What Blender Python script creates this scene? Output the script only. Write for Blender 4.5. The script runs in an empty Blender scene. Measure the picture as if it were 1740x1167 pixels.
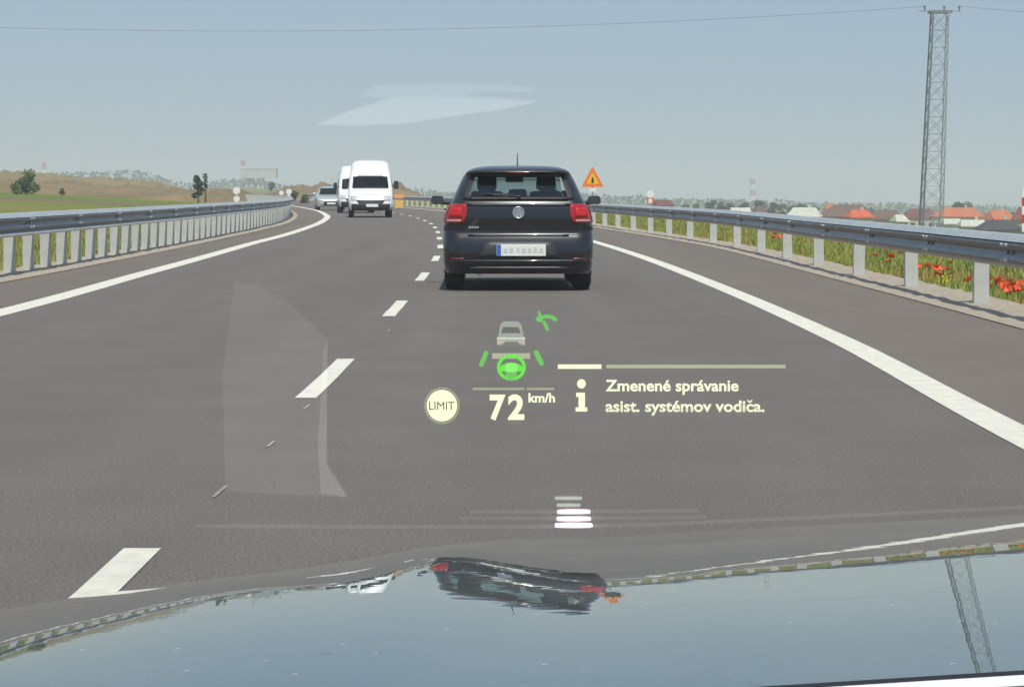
import bpy, bmesh, math, random
from mathutils import Vector, Matrix, noise
random.seed(7)
R = math.radians
sc = bpy.context.scene
COL = sc.collection

# ------------------------------------------------------------------ camera, sky, sun
EYE = 1.15            # eye height over the road
F = 4000.0            # focal length in photo pixels (1740 wide)
HX, HY = 870.0, 325.0
cam_d = bpy.data.cameras.new('camera')
cam_d.lens = F/1740*36
cam_d.sensor_width = 36
cam_d.shift_y = -(583.5-HY)/1740
cam_d.clip_start = 0.02
cam_d.clip_end = 20000
cam = bpy.data.objects.new('camera', cam_d)
cam.location = (0, 0, EYE)
cam.rotation_euler = (R(90), 0, 0)
COL.objects.link(cam)
sc.camera = cam

SUN_EL, SUN_AZ = R(59), R(172)       # azimuth clockwise from +Y (straight ahead)
TILT = 0.026                          # the banked road leans against the level country
world = bpy.data.worlds.new('World')
sc.world = world
world.use_nodes = True
wn = world.node_tree
wn.nodes.clear()
sky = wn.nodes.new('ShaderNodeTexSky')
sky.sky_type = 'NISHITA'
sky.sun_disc = False
sky.sun_elevation = SUN_EL
sky.sun_rotation = SUN_AZ
sky.altitude = 150
sky.air_density = 1.0
sky.dust_density = 0.15
sky.ozone_density = 5.5
wtc = wn.nodes.new('ShaderNodeTexCoord')
wmap = wn.nodes.new('ShaderNodeMapping')
wmap.inputs['Rotation'].default_value = (0, -TILT, 0)
wbg = wn.nodes.new('ShaderNodeBackground')
wbg.inputs['Strength'].default_value = 0.10
wout = wn.nodes.new('ShaderNodeOutputWorld')
wn.links.new(wtc.outputs['Generated'], wmap.inputs['Vector'])
wn.links.new(wmap.outputs['Vector'], sky.inputs['Vector'])
wmix = wn.nodes.new('ShaderNodeMix'); wmix.data_type = 'RGBA'       # even summer haze veiling the blue
wmix.inputs[0].default_value = 0.74
wmix.inputs[7].default_value = (3.2, 4.12, 5.55, 1)
wn.links.new(sky.outputs['Color'], wmix.inputs[6])
wn.links.new(wmix.outputs[2], wbg.inputs['Color'])
wn.links.new(wbg.outputs['Background'], wout.inputs['Surface'])

sd = bpy.data.lights.new('sun', 'SUN')
sd.energy = 4.0
sd.angle = R(0.53)
sd.color = (1.0, 0.945, 0.86)
sun = bpy.data.objects.new('sun', sd)
sdir = Vector((math.sin(SUN_AZ)*math.cos(SUN_EL), math.cos(SUN_AZ)*math.cos(SUN_EL), math.sin(SUN_EL)))
sun.rotation_euler = sdir.to_track_quat('Z', 'Y').to_euler()
sun.location = (30, -30, 50)
COL.objects.link(sun)

sc.view_settings.view_transform = 'Standard'
sc.view_settings.look = 'None'
sc.view_settings.gamma = 1
sc.view_settings.use_curve_mapping = False
sc.view_settings.exposure = 0.15
sc.render.filter_size = 1.9
sc.cycles.transparent_max_bounces = 16
sc.cycles.max_bounces = 10
sc.cycles.volume_bounces = 1

# ------------------------------------------------------------------ materials
MATS = {}
def mat(name, col, rough=0.6, metal=0.0, coat=0.0, noise_amt=0.0, scale=5.0, bump=0.0, bscale=40.0, col2=None, emit=0.0, spec=0.5, coords='Object'):
    if name in MATS: return MATS[name]
    m = bpy.data.materials.new(name); m.use_nodes = True
    nt = m.node_tree; b = nt.nodes['Principled BSDF']
    b.inputs['Base Color'].default_value = (*col, 1)
    b.inputs['Roughness'].default_value = rough
    b.inputs['Metallic'].default_value = metal
    b.inputs['Coat Weight'].default_value = coat
    b.inputs['Coat Roughness'].default_value = 0.03
    b.inputs['Specular IOR Level'].default_value = spec
    tc = nt.nodes.new('ShaderNodeTexCoord')
    if noise_amt or col2:
        n = nt.nodes.new('ShaderNodeTexNoise'); n.inputs['Scale'].default_value = scale
        n.inputs['Detail'].default_value = 6; n.inputs['Roughness'].default_value = 0.65
        nt.links.new(tc.outputs[coords], n.inputs['Vector'])
        r = nt.nodes.new('ShaderNodeValToRGB')
        c2 = col2 or tuple(min(1, c*(1+noise_amt)) for c in col)
        c1 = col if col2 else tuple(c*(1-noise_amt) for c in col)
        r.color_ramp.elements[0].position = 0.32; r.color_ramp.elements[1].position = 0.68
        r.color_ramp.elements[0].color = (*c1, 1); r.color_ramp.elements[1].color = (*c2, 1)
        nt.links.new(n.outputs['Fac'], r.inputs['Fac'])
        nt.links.new(r.outputs['Color'], b.inputs['Base Color'])
    if bump:
        n2 = nt.nodes.new('ShaderNodeTexNoise'); n2.inputs['Scale'].default_value = bscale
        n2.inputs['Detail'].default_value = 4
        nt.links.new(tc.outputs[coords], n2.inputs['Vector'])
        bp = nt.nodes.new('ShaderNodeBump'); bp.inputs['Strength'].default_value = bump
        bp.inputs['Distance'].default_value = 0.02
        nt.links.new(n2.outputs['Fac'], bp.inputs['Height'])
        nt.links.new(bp.outputs['Normal'], b.inputs['Normal'])
    if emit:
        b.inputs['Emission Color'].default_value = (*col, 1)
        b.inputs['Emission Strength'].default_value = emit
    MATS[name] = m
    return m

def glass_mat(name, tint, ior=1.5, boost=1.0):
    if name in MATS: return MATS[name]
    m = bpy.data.materials.new(name); m.use_nodes = True
    nt = m.node_tree; nt.nodes.clear()
    o = nt.nodes.new('ShaderNodeOutputMaterial'); mx = nt.nodes.new('ShaderNodeMixShader')
    t = nt.nodes.new('ShaderNodeBsdfTransparent'); g = nt.nodes.new('ShaderNodeBsdfGlossy')
    lw = nt.nodes.new('ShaderNodeLayerWeight'); lw.inputs['Blend'].default_value = 0.5
    pw = nt.nodes.new('ShaderNodeMath'); pw.operation = 'POWER'; pw.inputs[1].default_value = 5.0
    mu = nt.nodes.new('ShaderNodeMath'); mu.operation = 'MULTIPLY_ADD'
    f0 = ((ior-1)/(ior+1))**2
    mu.inputs[1].default_value = (1-f0)*boost; mu.inputs[2].default_value = f0*boost
    t.inputs['Color'].default_value = (*tint, 1)
    g.inputs['Roughness'].default_value = 0.0
    g.inputs['Color'].default_value = (1, 1, 1, 1)
    nt.links.new(lw.outputs['Facing'], pw.inputs[0]); nt.links.new(pw.outputs[0], mu.inputs[0]); nt.links.new(mu.outputs[0], mx.inputs['Fac'])
    nt.links.new(t.outputs[0], mx.inputs[1]); nt.links.new(g.outputs[0], mx.inputs[2])
    nt.links.new(mx.outputs[0], o.inputs['Surface'])
    MATS[name] = m
    return m

def glow_mat(name, col, strength, alpha=1.0):
    if name in MATS: return MATS[name]
    m = bpy.data.materials.new(name); m.use_nodes = True
    nt = m.node_tree; nt.nodes.clear()
    o = nt.nodes.new('ShaderNodeOutputMaterial')
    e = nt.nodes.new('ShaderNodeEmission'); e.inputs['Color'].default_value = (*col, 1); e.inputs['Strength'].default_value = strength
    t = nt.nodes.new('ShaderNodeBsdfTransparent'); mx = nt.nodes.new('ShaderNodeMixShader'); mx.inputs['Fac'].default_value = alpha
    nt.links.new(t.outputs[0], mx.inputs[1]); nt.links.new(e.outputs[0], mx.inputs[2])
    nt.links.new(mx.outputs[0], o.inputs['Surface'])
    MATS[name] = m
    return m

# ------------------------------------------------------------------ object helpers
def tag(o, label=None, cat=None, group=None, kind=None):
    if label: o['label'] = label
    if cat: o['category'] = cat
    if group: o['group'] = group
    if kind: o['kind'] = kind
    return o

def empty(name, loc=(0, 0, 0), rz=0.0, label=None, cat=None, group=None):
    o = bpy.data.objects.new(name, None)
    o.location = loc; o.rotation_euler = (0, 0, rz)
    o.empty_display_size = 0.2
    COL.objects.link(o)
    return tag(o, label, cat, group)

def link_mesh(name, verts, faces, m, parent=None, smooth=False, mats=None, fm=None):
    me = bpy.data.meshes.new(name)
    me.from_pydata([tuple(v) for v in verts], [], faces)
    if mats:
        for q in mats: me.materials.append(q)
        if fm: me.polygons.foreach_set('material_index', fm)
    else: me.materials.append(m)
    if smooth: me.polygons.foreach_set('use_smooth', [True]*len(me.polygons))
    me.update()
    o = bpy.data.objects.new(name, me); COL.objects.link(o)
    if parent: o.parent = parent
    return o

def share(name, src, parent, loc=(0, 0, 0), rz=0.0):
    o = bpy.data.objects.new(name, src.data); COL.objects.link(o)
    o.parent = parent; o.location = loc; o.rotation_euler = (0, 0, rz)
    return o

class MB:
    def __init__(s): s.v = []; s.f = []
    def add(s, v, f):
        b = len(s.v); s.v += [Vector(p) for p in v]; s.f += [tuple(b+i for i in q) for q in f]; return s
    def box(s, c, d, rz=0.0, taper=1.0, taper_y=None):
        x, y, z = d[0]/2, d[1]/2, d[2]/2; ty = taper if taper_y is None else taper_y
        M = Matrix.Rotation(rz, 3, 'Z'); c = Vector(c)
        pts = [(-x, -y, -z), (x, -y, -z), (x, y, -z), (-x, y, -z), (-x*taper, -y*ty, z), (x*taper, -y*ty, z), (x*taper, y*ty, z), (-x*taper, y*ty, z)]
        return s.add([c+M@Vector(p) for p in pts], [(0, 3, 2, 1), (4, 5, 6, 7), (0, 1, 5, 4), (1, 2, 6, 5), (2, 3, 7, 6), (3, 0, 4, 7)])
    def tube(s, a, b, r, r2=None, n=8, cap=True):
        a = Vector(a); b = Vector(b); r2 = r if r2 is None else r2
        d = (b-a).normalized(); u = d.orthogonal().normalized(); w = d.cross(u)
        vs = []
        for p, rr in ((a, r), (b, r2)):
            for i in range(n):
                t = 2*math.pi*i/n; vs.append(p+(u*math.cos(t)+w*math.sin(t))*rr)
        fs = [(i, (i+1) % n, n+(i+1) % n, n+i) for i in range(n)]
        if cap: fs += [tuple(range(n-1, -1, -1)), tuple(range(n, 2*n))]
        return s.add(vs, fs)
    def ball(s, c, r, nu=10, nv=7, jit=0.0):
        c = Vector(c); r = Vector(r) if hasattr(r, '__len__') else Vector((r, r, r)); vs = []; fs = []
        for j in range(nv+1):
            ph = math.pi*j/nv
            for i in range(nu):
                th = 2*math.pi*i/nu; k = 1+random.uniform(-jit, jit)
                vs.append(c+Vector((r.x*math.sin(ph)*math.cos(th), r.y*math.sin(ph)*math.sin(th), r.z*math.cos(ph)))*k)
        for j in range(nv):
            for i in range(nu):
                fs.append((j*nu+i, (j+1)*nu+i, (j+1)*nu+(i+1) % nu, j*nu+(i+1) % nu))
        return s.add(vs, fs)
    def build(s, name, m, parent=None, smooth=False):
        return link_mesh(name, s.v, s.f, m, parent, smooth)

def bevel(o, w, seg=2):
    md = o.modifiers.new('bevel', 'BEVEL'); md.width = w; md.segments = seg; md.limit_method = 'ANGLE'; md.angle_limit = R(40)
    return o

# ------------------------------------------------------------------ road alignment (measured on the ground, metres)
def interp(tab, x):
    if x <= tab[0][0]: return tab[0][1]
    if x >= tab[-1][0]: return tab[-1][1]
    for i in range(len(tab)-1):
        if x <= tab[i+1][0]:
            x0, y0 = tab[i]; x1, y1 = tab[i+1]
            def sl(k):
                if k <= 0: return (tab[1][1]-tab[0][1])/(tab[1][0]-tab[0][0])
                if k >= len(tab)-1: return (tab[-1][1]-tab[-2][1])/(tab[-1][0]-tab[-2][0])
                return (tab[k+1][1]-tab[k-1][1])/(tab[k+1][0]-tab[k-1][0])
            h = x1-x0; t = (x-x0)/h
            return ((2*t**3-3*t**2+1)*y0+(t**3-2*t**2+t)*h*sl(i)+(-2*t**3+3*t**2)*y1+(t**3-t**2)*h*sl(i+1))
    return tab[-1][1]

CEN = [(-20, -1.30), (0, -1.24), (7, -1.19), (14.4, -1.14), (23, -1.14), (31.5, -1.20), (39.7, -1.29), (48, -1.46), (56.8, -1.75), (69.7, -2.23), (86.8, -3.08), (112, -5.0), (150, -9.1), (200, -15.9), (400, -45), (1200, -160), (5000, -700)]
def cen(Y): return interp(CEN, Y)
OFF_R = [(-20, 3.5), (11, 3.55), (18, 3.67), (31.5, 3.66), (54, 3.5), (90, 3.5), (400, 3.5)]
OFF_L = [(-20, -3.5), (22, -3.7), (34, -3.95), (50, -4.15), (60, -4.05), (82, -4.0), (107, -3.85), (150, -3.7), (400, -3.6)]
OFF_RP = [(-20, 5.75), (23, 5.8), (34, 5.83), (50, 5.95), (77, 5.4), (110, 5.3), (400, 5.3)]
OFF_LP = [(-20, -5.6), (32, -5.62), (38, -5.65), (50, -5.65), (84, -5.5), (107, -5.6), (400, -5.6)]
def line(tab, Y): return cen(Y)+interp(tab, Y)

def ribbon(name, fa, fb, y0, y1, step, z, m, parent=None, nx=1):
    vs = []; fs = []; Y = y0; rows = 0
    while Y <= y1+1e-6:
        a, b = fa(Y), fb(Y)
        for i in range(nx+1): vs.append((a+(b-a)*i/nx, Y, z))
        rows += 1
        Y += step if Y < 200 else step*5
    for r in range(rows-1):
        for i in range(nx):
            k = r*(nx+1)+i; fs.append((k, k+1, k+nx+2, k+nx+1))
    return link_mesh(name, vs, fs, m, parent)

# asphalt: fine aggregate, wide wheel tracks, faint seams
def asphalt(name, base, warm):
    m = bpy.data.materials.new(name); m.use_nodes = True
    nt = m.node_tree; b = nt.nodes['Principled BSDF']; b.inputs['Roughness'].default_value = 0.88
    b.inputs['Specular IOR Level'].default_value = 0.25
    tc = nt.nodes.new('ShaderNodeTexCoord')
    def nz(scale, det, vec=None, mp=None):
        n = nt.nodes.new('ShaderNodeTexNoise'); n.inputs['Scale'].default_value = scale; n.inputs['Detail'].default_value = det
        if mp:
            q = nt.nodes.new('ShaderNodeMapping'); q.inputs['Scale'].default_value = mp
            nt.links.new(tc.outputs['Object'], q.inputs['Vector']); nt.links.new(q.outputs['Vector'], n.inputs['Vector'])
        else: nt.links.new(tc.outputs['Object'], n.inputs['Vector'])
        return n
    fine = nz(85, 3); mid = nz(1.2, 5); lane = nz(1.0, 3, mp=(1.3, 0.03, 1))
    def ramp(src, lo, hi, p0=0.3, p1=0.7):
        r = nt.nodes.new('ShaderNodeValToRGB'); r.color_ramp.elements[0].position = p0; r.color_ramp.elements[1].position = p1
        r.color_ramp.elements[0].color = (lo, lo, lo, 1); r.color_ramp.elements[1].color = (hi, hi, hi, 1)
        nt.links.new(src.outputs['Fac'], r.inputs['Fac']); return r
    a = ramp(fine, 0.66, 1.40); c = ramp(mid, 0.94, 1.06); d = ramp(lane, 0.93, 1.06)
    def mul(x, y):
        q = nt.nodes.new('ShaderNodeMix'); q.data_type = 'RGBA'; q.blend_type = 'MULTIPLY'; q.inputs[0].default_value = 1
        nt.links.new(x, q.inputs[6]); nt.links.new(y, q.inputs[7]); return q.outputs[2]
    rgb = nt.nodes.new('ShaderNodeRGB'); rgb.outputs[0].default_value = (base*warm[0], base*warm[1], base*warm[2], 1)
    out = mul(mul(mul(rgb.outputs[0], a.outputs[0]), c.outputs[0]), d.outputs[0])
    nt.links.new(out, b.inputs['Base Color'])
    bp = nt.nodes.new('ShaderNodeBump'); bp.inputs['Strength'].default_value = 0.25; bp.inputs['Distance'].default_value = 0.004
    nt.links.new(fine.outputs['Fac'], bp.inputs['Height']); nt.links.new(bp.outputs['Normal'], b.inputs['Normal'])
    return m
M_ROAD = asphalt('road asphalt', 0.136, (1.12, 1.0, 0.90))
M_SHOULDER = asphalt('shoulder asphalt', 0.146, (1.17, 1.0, 0.85))

road = ribbon('road', lambda Y: line(OFF_L, Y)-0.1, lambda Y: line(OFF_R, Y)+0.1, -20, 900, 1.0, 0.0, M_ROAD, nx=4)
tag(road, kind='structure')
sh_r = ribbon('road_shoulder', lambda Y: line(OFF_R, Y)+0.1, lambda Y: line(OFF_RP, Y)-0.42, -20, 900, 1.0, 0.0, M_SHOULDER, nx=2)
tag(sh_r, kind='structure')
sh_l = ribbon('road_shoulder', lambda Y: line(OFF_LP, Y)+0.40, lambda Y: line(OFF_L, Y)-0.1, -20, 900, 1.0, 0.0, M_SHOULDER, nx=2)
tag(sh_l, kind='structure')
M_PAINT = mat('road paint', (0.74, 0.71, 0.61), 0.75, noise_amt=0.12, scale=9, bump=0.2, bscale=60)
ln = ribbon('edge_line', lambda Y: line(OFF_R, Y)-0.11, lambda Y: line(OFF_R, Y)+0.11, -20, 700, 1.0, 0.004, M_PAINT); tag(ln, kind='structure')
ln = ribbon('edge_line', lambda Y: line(OFF_L, Y)-0.14, lambda Y: line(OFF_L, Y)+0.14, -20, 700, 1.0, 0.004, M_PAINT); tag(ln, kind='structure')
# centre dashes, one piece each
vs = []; fs = []
marks = bpy.data.objects.new('centre_line', None); COL.objects.link(marks); tag(marks, kind='structure')
k = 0
Y = 13.07-8.55*3
while Y < 330:
    n = 4; vs = []; fs = []
    w = 0.06
    for i in range(n+1):
        yy = Y+3.05*i/n
        j = random.uniform(-0.003, 0.003)
        vs += [(cen(yy)-w+j, yy, 0.004), (cen(yy)+w+j, yy, 0.004)]
    for i in range(n): fs.append((2*i, 2*i+1, 2*i+3, 2*i+2))
    link_mesh('dash', vs, fs, M_PAINT, marks)
    Y += 8.55
# dabs of old setting-out paint between the dashes
M_OLD = mat('worn setting-out paint', (0.33, 0.32, 0.30), 0.85, noise_amt=0.3, scale=30)
for (px, py, ln_) in ((373, 836, 0.34), (460, 755, 0.24), (521, 692, 0.26), (660, 562, 0.3)):
    yy = F*EYE/(py-HY); xx = (px-HX)*yy/F
    vs = [(xx-.010, yy-ln_/2, .004), (xx+.004, yy-ln_/2, .004), (xx+.012, yy+ln_/2, .004), (xx-.004, yy+ln_/2, .004)]
    link_mesh('paint_dab', vs, [(0, 1, 2, 3)], M_OLD, marks)

M_GRAVEL = mat('pale verge gravel', (0.30, 0.245, 0.185), 0.95, col2=(0.52, 0.45, 0.36), scale=14, bump=0.8, bscale=55)
def gravel(tab, a, b, side):
    vs = []; fs = []; Y = -20; rows = 0; nx = 6
    while Y <= 700:
        x0 = line(tab, Y)+a; x1 = line(tab, Y)+b
        for i in range(nx+1):
            t = i/nx; x = x0+(x1-x0)*t
            if 0 < i < nx: x += random.uniform(-.02, .02)
            e = 0.0
            if (side > 0 and i == nx) or (side < 0 and i == 0): e = random.uniform(-.12, .12)
            z = 0.008+0.035*math.sin(math.pi*t)+random.uniform(-.008, .012)*(0 < i < nx)
            if (side > 0 and i == nx) or (side < 0 and i == 0): z = -0.06
            vs.append((x+e, Y, z))
        rows += 1; Y += 0.4 if Y < 60 else (2 if Y < 200 else 10)
    for r in range(rows-1):
        for i in range(nx):
            k = r*(nx+1)+i; fs.append((k, k+1, k+nx+2, k+nx+1))
    g = link_mesh('gravel_verge', vs, fs, M_GRAVEL, smooth=False); tag(g, kind='structure')
gravel(OFF_RP, -0.42, 0.62, 1)
gravel(OFF_LP, -0.55, 0.40, -1)

# ------------------------------------------------------------------ country
def sst(a, b, x):
    t = max(0, min(1, (x-a)/(b-a))); return t*t*(3-2*t)
def terrain_z(X, Y):
    off = X-cen(Y)
    Xc = max(-900, min(900, X))
    if off < 0:
        d = -off-6.0
        base = -0.03+TILT*max(0, -off-6.3) if d > 0 else -0.05
        if d > 0:
            lev = -TILT*Xc-0.15
            t = sst(0, 30, d); base = (1-t)*base+t*lev
    else:
        d = off-6.2
        base = -0.05
        if d > 0:
            lev = -TILT*Xc-6.6*sst(8, 90, d)
            t = sst(0, 25, d); base = (1-t)*(-0.05-0.02*d)+t*lev
    if d > 3: base += 0.10*sst(3, 12, d)*noise.noise(Vector((X*.08, Y*.05, 0)))
    if d < 0.4: base = -0.06
    return base
offs = [-2200, -1600, -1100, -800, -560, -400, -290, -210, -150, -110, -80, -60, -45, -35, -28, -22, -18, -15, -12, -10, -8.6, -7.4, -6.6, -6.0, 0, 6.2, 6.8, 7.6, 8.6, 10, 12, 14, 17, 20, 24, 30, 38, 48, 60, 75, 95, 120, 160, 220, 300, 420, 600, 850, 1200, 1700, 2200]
ys = []
Y = -30.0
while Y < 6000:
    ys.append(Y); Y += 1.5 if Y < 70 else (5 if Y < 250 else (25 if Y < 900 else 250))
vs = []; fs = []
XL = 1500
for Y in ys:
    for o in offs:
        X = max(-XL, min(XL, cen(Y)+o)) if abs(o) > 700 else cen(Y)+o
        vs.append((X, Y, terrain_z(X, Y)))
n = len(offs)
for r in range(len(ys)-1):
    for i in range(n-1):
        k = r*n+i; fs.append((k, k+1, k+n+1, k+n))
def field_mat():
    m = bpy.data.materials.new('field'); m.use_nodes = True
    nt = m.node_tree; b = nt.nodes['Principled BSDF']; b.inputs['Roughness'].default_value = 0.95
    b.inputs['Specular IOR Level'].default_value = 0.1
    tc = nt.nodes.new('ShaderNodeTexCoord'); mp = nt.nodes.new('ShaderNodeMapping')
    mp.inputs['Scale'].default_value = (0.03, 0.02, 0.03)
    nt.links.new(tc.outputs['Object'], mp.inputs['Vector'])
    n1 = nt.nodes.new('ShaderNodeTexNoise'); n1.inputs['Scale'].default_value = 1.2; n1.inputs['Detail'].default_value = 5
    nt.links.new(mp.outputs['Vector'], n1.inputs['Vector'])
    r1 = nt.nodes.new('ShaderNodeValToRGB')
    r1.color_ramp.elements[0].position = .38; r1.color_ramp.elements[0].color = (.12, .18, .03, 1)
    r1.color_ramp.elements[1].position = .60; r1.color_ramp.elements[1].color = (.26, .20, .08, 1)
    e = r1.color_ramp.elements.new(.5); e.color = (.18, .20, .045, 1)
    nt.links.new(n1.outputs['Fac'], r1.inputs['Fac'])
    n2 = nt.nodes.new('ShaderNodeTexNoise'); n2.inputs['Scale'].default_value = 3.0; n2.inputs['Detail'].default_value = 8
    nt.links.new(tc.outputs['Object'], n2.inputs['Vector'])
    r2 = nt.nodes.new('ShaderNodeValToRGB'); r2.color_ramp.elements[0].position = .3; r2.color_ramp.elements[1].position = .7
    r2.color_ramp.elements[0].color = (.6, .6, .6, 1); r2.color_ramp.elements[1].color = (1.35, 1.35, 1.3, 1)
    nt.links.new(n2.outputs['Fac'], r2.inputs['Fac'])
    q = nt.nodes.new('ShaderNodeMix'); q.data_type = 'RGBA'; q.blend_type = 'MULTIPLY'; q.inputs[0].default_value = 1
    nt.links.new(r1.outputs[0], q.inputs[6]); nt.links.new(r2.outputs[0], q.inputs[7])
    nt.links.new(q.outputs[2], b.inputs['Base Color'])
    return m
ground = link_mesh('ground', vs, fs, field_mat(), smooth=True); tag(ground, kind='structure')

# rows of excavated earth and weedy banks beyond the left field
def mound(name, x0, x1, yc, half, hfun, m, n=260, mrows=16, seed=0):
    vs = []; fs = []
    for i in range(n+1):
        X = x0+(x1-x0)*i/n
        for j in range(mrows+1):
            t = j/mrows; Yj = yc-half+2*half*t
            h = hfun(X)*sst(0, 7, min(X-x0, x1-X))*math.sin(math.pi*t)**0.8 if 0 < j < mrows else -0.5
            h *= 1+0.35*noise.noise(Vector((X*.25+seed, Yj*.25, 3)))+.32*noise.noise(Vector((X*.8+seed, Yj*.8, 1)))+.2*noise.noise(Vector((X*2.1+seed, Yj*1.1, 6)))
            vs.append((X, Yj, terrain_z(X, Yj)+h))
    for i in range(n):
        for j in range(mrows):
            k = i*(mrows+1)+j; fs.append((k, k+mrows+1, k+mrows+2, k+1))
    o = link_mesh(name, vs, fs, m, smooth=True); tag(o, kind='structure'); return o
M_EARTH = mat('dry earth and weeds', (0.13, 0.115, 0.05), 0.95, col2=(0.27, 0.18, 0.10), scale=0.16, bump=0.8, bscale=2)
M_EARTH2 = mat('weedy bank', (0.13, 0.14, 0.05), 0.95, col2=(0.30, 0.20, 0.10), scale=0.15, bump=0.8, bscale=2)
M_SAND = mat('brown field strip', (0.19, 0.14, 0.06), 0.95, col2=(0.12, 0.13, 0.045), scale=0.2, bump=0.5, bscale=3)
mound('earth_bank', -75, -22, 240, 14, lambda X: 1.15+0.45*noise.noise(Vector((X*.12, 0, 0))), M_EARTH)
mound('earth_bank', -150, -56, 420, 24, lambda X: 1.9+0.9*noise.noise(Vector((X*.05, 4, 0))), M_EARTH2, seed=9)
mound('earth_bank', -40, -18.5, 150, 9, lambda X: 0.22, M_SAND, seed=5)
# earth heaps behind the curve
mound('earth_bank', -44, -10, 330, 12, lambda X: (1.9+0.7*noise.noise(Vector((X*.2, 7, 0))))*(.35+.65*sst(-35, -29, X)), M_EARTH, seed=3)

# ------------------------------------------------------------------ guardrails
M_GALV = mat('galvanised steel', (0.50, 0.53, 0.55), 0.42, metal=0.75, noise_amt=0.12, scale=3, bump=0.1, bscale=8)
M_BEAM = mat('blotchy shade-dark rail steel', (0.14, 0.155, 0.16), 0.34, metal=0.85, noise_amt=0.4, scale=6, bump=0.35, bscale=14)  # road-side face lies in shade, that darkness put into the base colour
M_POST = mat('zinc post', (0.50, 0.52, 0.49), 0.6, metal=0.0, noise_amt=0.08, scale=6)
M_CAP = mat('rail edge painted highlight', (0.66, 0.67, 0.64), 0.38, metal=0.6, noise_amt=0.1, scale=3)  # up-facing edges, sky highlight put into the base colour

def sweep(name, path, prof, m, parent, smooth=True):
    vs = []; fs = []; n = len(prof)
    for i, (x, y) in enumerate(path):
        a = path[max(0, i-1)]; b = path[min(len(path)-1, i+1)]
        t = Vector((b[0]-a[0], b[1]-a[1], 0)).normalized(); s = Vector((t.y, -t.x, 0))
        for (l, z) in prof: vs.append(Vector((x, y, 0))+s*l+Vector((0, 0, z)))
    for i in range(len(path)-1):
        for j in range(n-1):
            k = i*n+j; fs.append((k, k+1, k+n+1, k+n))
    return link_mesh(name, vs, fs, m, parent, smooth)

def guardrail(tab, y0, y1, spacing, sgn, ztop, zbot, label, back):
    root = empty('guardrail', (line(tab, y0), y0, 0), label=label, cat='guardrail')
    base = Vector(root.location)
    path = []
    Y = y0
    while Y <= y1:
        path.append((line(tab, Y)-base.x, Y-base.y)); Y += 1.0 if Y < 120 else 2.5
    H = ztop-zbot
    # profile seen in section: l = towards the road for sgn
    d = -sgn
    d0 = .12
    P = [(0.02, 1.00), (-.0, .985), (0.055, .90), (0.085, .80), (0.085, .69), (0.03, .56), (0.03, .45), (0.085, .32), (0.085, .20), (0.05, .10), (0.0, .0)]
    prof = [(d*(l+d0), zbot+z*H) for l, z in P]
    back_p = [(d*(l+d0-.004), z) for (l, _), (_, z) in zip(P, prof)][::-1]
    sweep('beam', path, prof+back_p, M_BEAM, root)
    # folded top edge, paler to carry the sky highlight in its colour
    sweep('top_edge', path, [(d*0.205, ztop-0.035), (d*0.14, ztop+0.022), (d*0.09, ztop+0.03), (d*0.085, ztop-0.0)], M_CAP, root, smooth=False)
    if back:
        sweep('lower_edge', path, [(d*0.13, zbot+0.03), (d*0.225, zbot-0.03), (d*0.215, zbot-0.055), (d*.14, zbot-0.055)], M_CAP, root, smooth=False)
    # lapped joints with bolt heads
    Yj = y0+2.2; js = None
    while Yj < min(y1, 110):
        xj = line(tab, Yj)-base.x; t = math.atan2(-(cen(Yj+1)-cen(Yj-1)), 2)
        if js is None:
            mb = MB()
            for l, z in ((.085, .745), (.085, .26)):
                mb.box((d*(l+d0+.003), 0, zbot+z*H), (.006, .30, H*.10))
            for yy in (-.1, .1):
                for z in (.745, .26): mb.tube((d*(.085+d0), yy, zbot+z*H), (d*(.085+d0+.018), yy, zbot+z*H), .016, n=6)
                mb.tube((d*(.03+d0), yy, zbot+.5*H), (d*(.03+d0+.02), yy, zbot+.5*H), .018, n=6)
            js = mb.build('joint', M_GALV, root); js.location = (xj, Yj-base.y, 0); js.rotation_euler = (0, 0, t)
        else: share('joint', js, root, (xj, Yj-base.y, 0), t)
        Yj += 4.0
    # one sigma post, shared
    src = None; Y = y0+0.3
    while Y < y1:
        x = line(tab, Y)-base.x; t = math.atan2(-(cen(Y+1)-cen(Y-1)), 2)
        if src is None:
            mb = MB(); t_ = 0.006; w = 0.145; dp = 0.075; zt = ztop-0.01; zb = -0.25
            zc = (zt+zb)/2; hh = zt-zb
            mb.box((0, 0, zc), (w, t_, hh))
            mb.box((-w/2, dp/2+t_/2+.0005, zc), (t_, dp, hh-.002)); mb.box((w/2, dp/2+t_/2+.0005, zc), (t_, dp, hh-.002))
            mb.box((-w/2+.022, dp+t_+.002, zc), (.04, t_, hh-.004)); mb.box((w/2-.022, dp+t_+.002, zc), (.04, t_, hh-.004))
            src = mb.build('post', M_POST, root); src.location = (x, Y-base.y, 0)
            src.rotation_euler = (R(0.6), R(-0.3), t)
        else:
            p = share('post', src, root, (x, Y-base.y, 0), t)
            p.rotation_euler = (R(random.uniform(-1, 1)), R(random.uniform(-.9, .9)), t)
        Y += spacing
    # spacer blocks under the beam near the camera
    src = None; Y = y0+0.3
    while Y < min(y1, 60):
        x = line(tab, Y)-base.x; t = math.atan2(-(cen(Y+1)-cen(Y-1)), 2)
        if src is None:
            src = MB().box((d*0.085, 0.03, (ztop+zbot)/2), (0.11, .05, H*.6)).build('spacer', M_GALV, root); src.location = (x, Y-base.y, 0)
        else: share('spacer', src, root, (x, Y-base.y, 0), t)
        Y += spacing
    return root
guardrail(OFF_RP, 15.1, 330, 3.98, 1, 0.735, 0.455, 'grey steel guardrail with widely spaced posts along the right shoulder beside the poppies', False)
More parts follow.
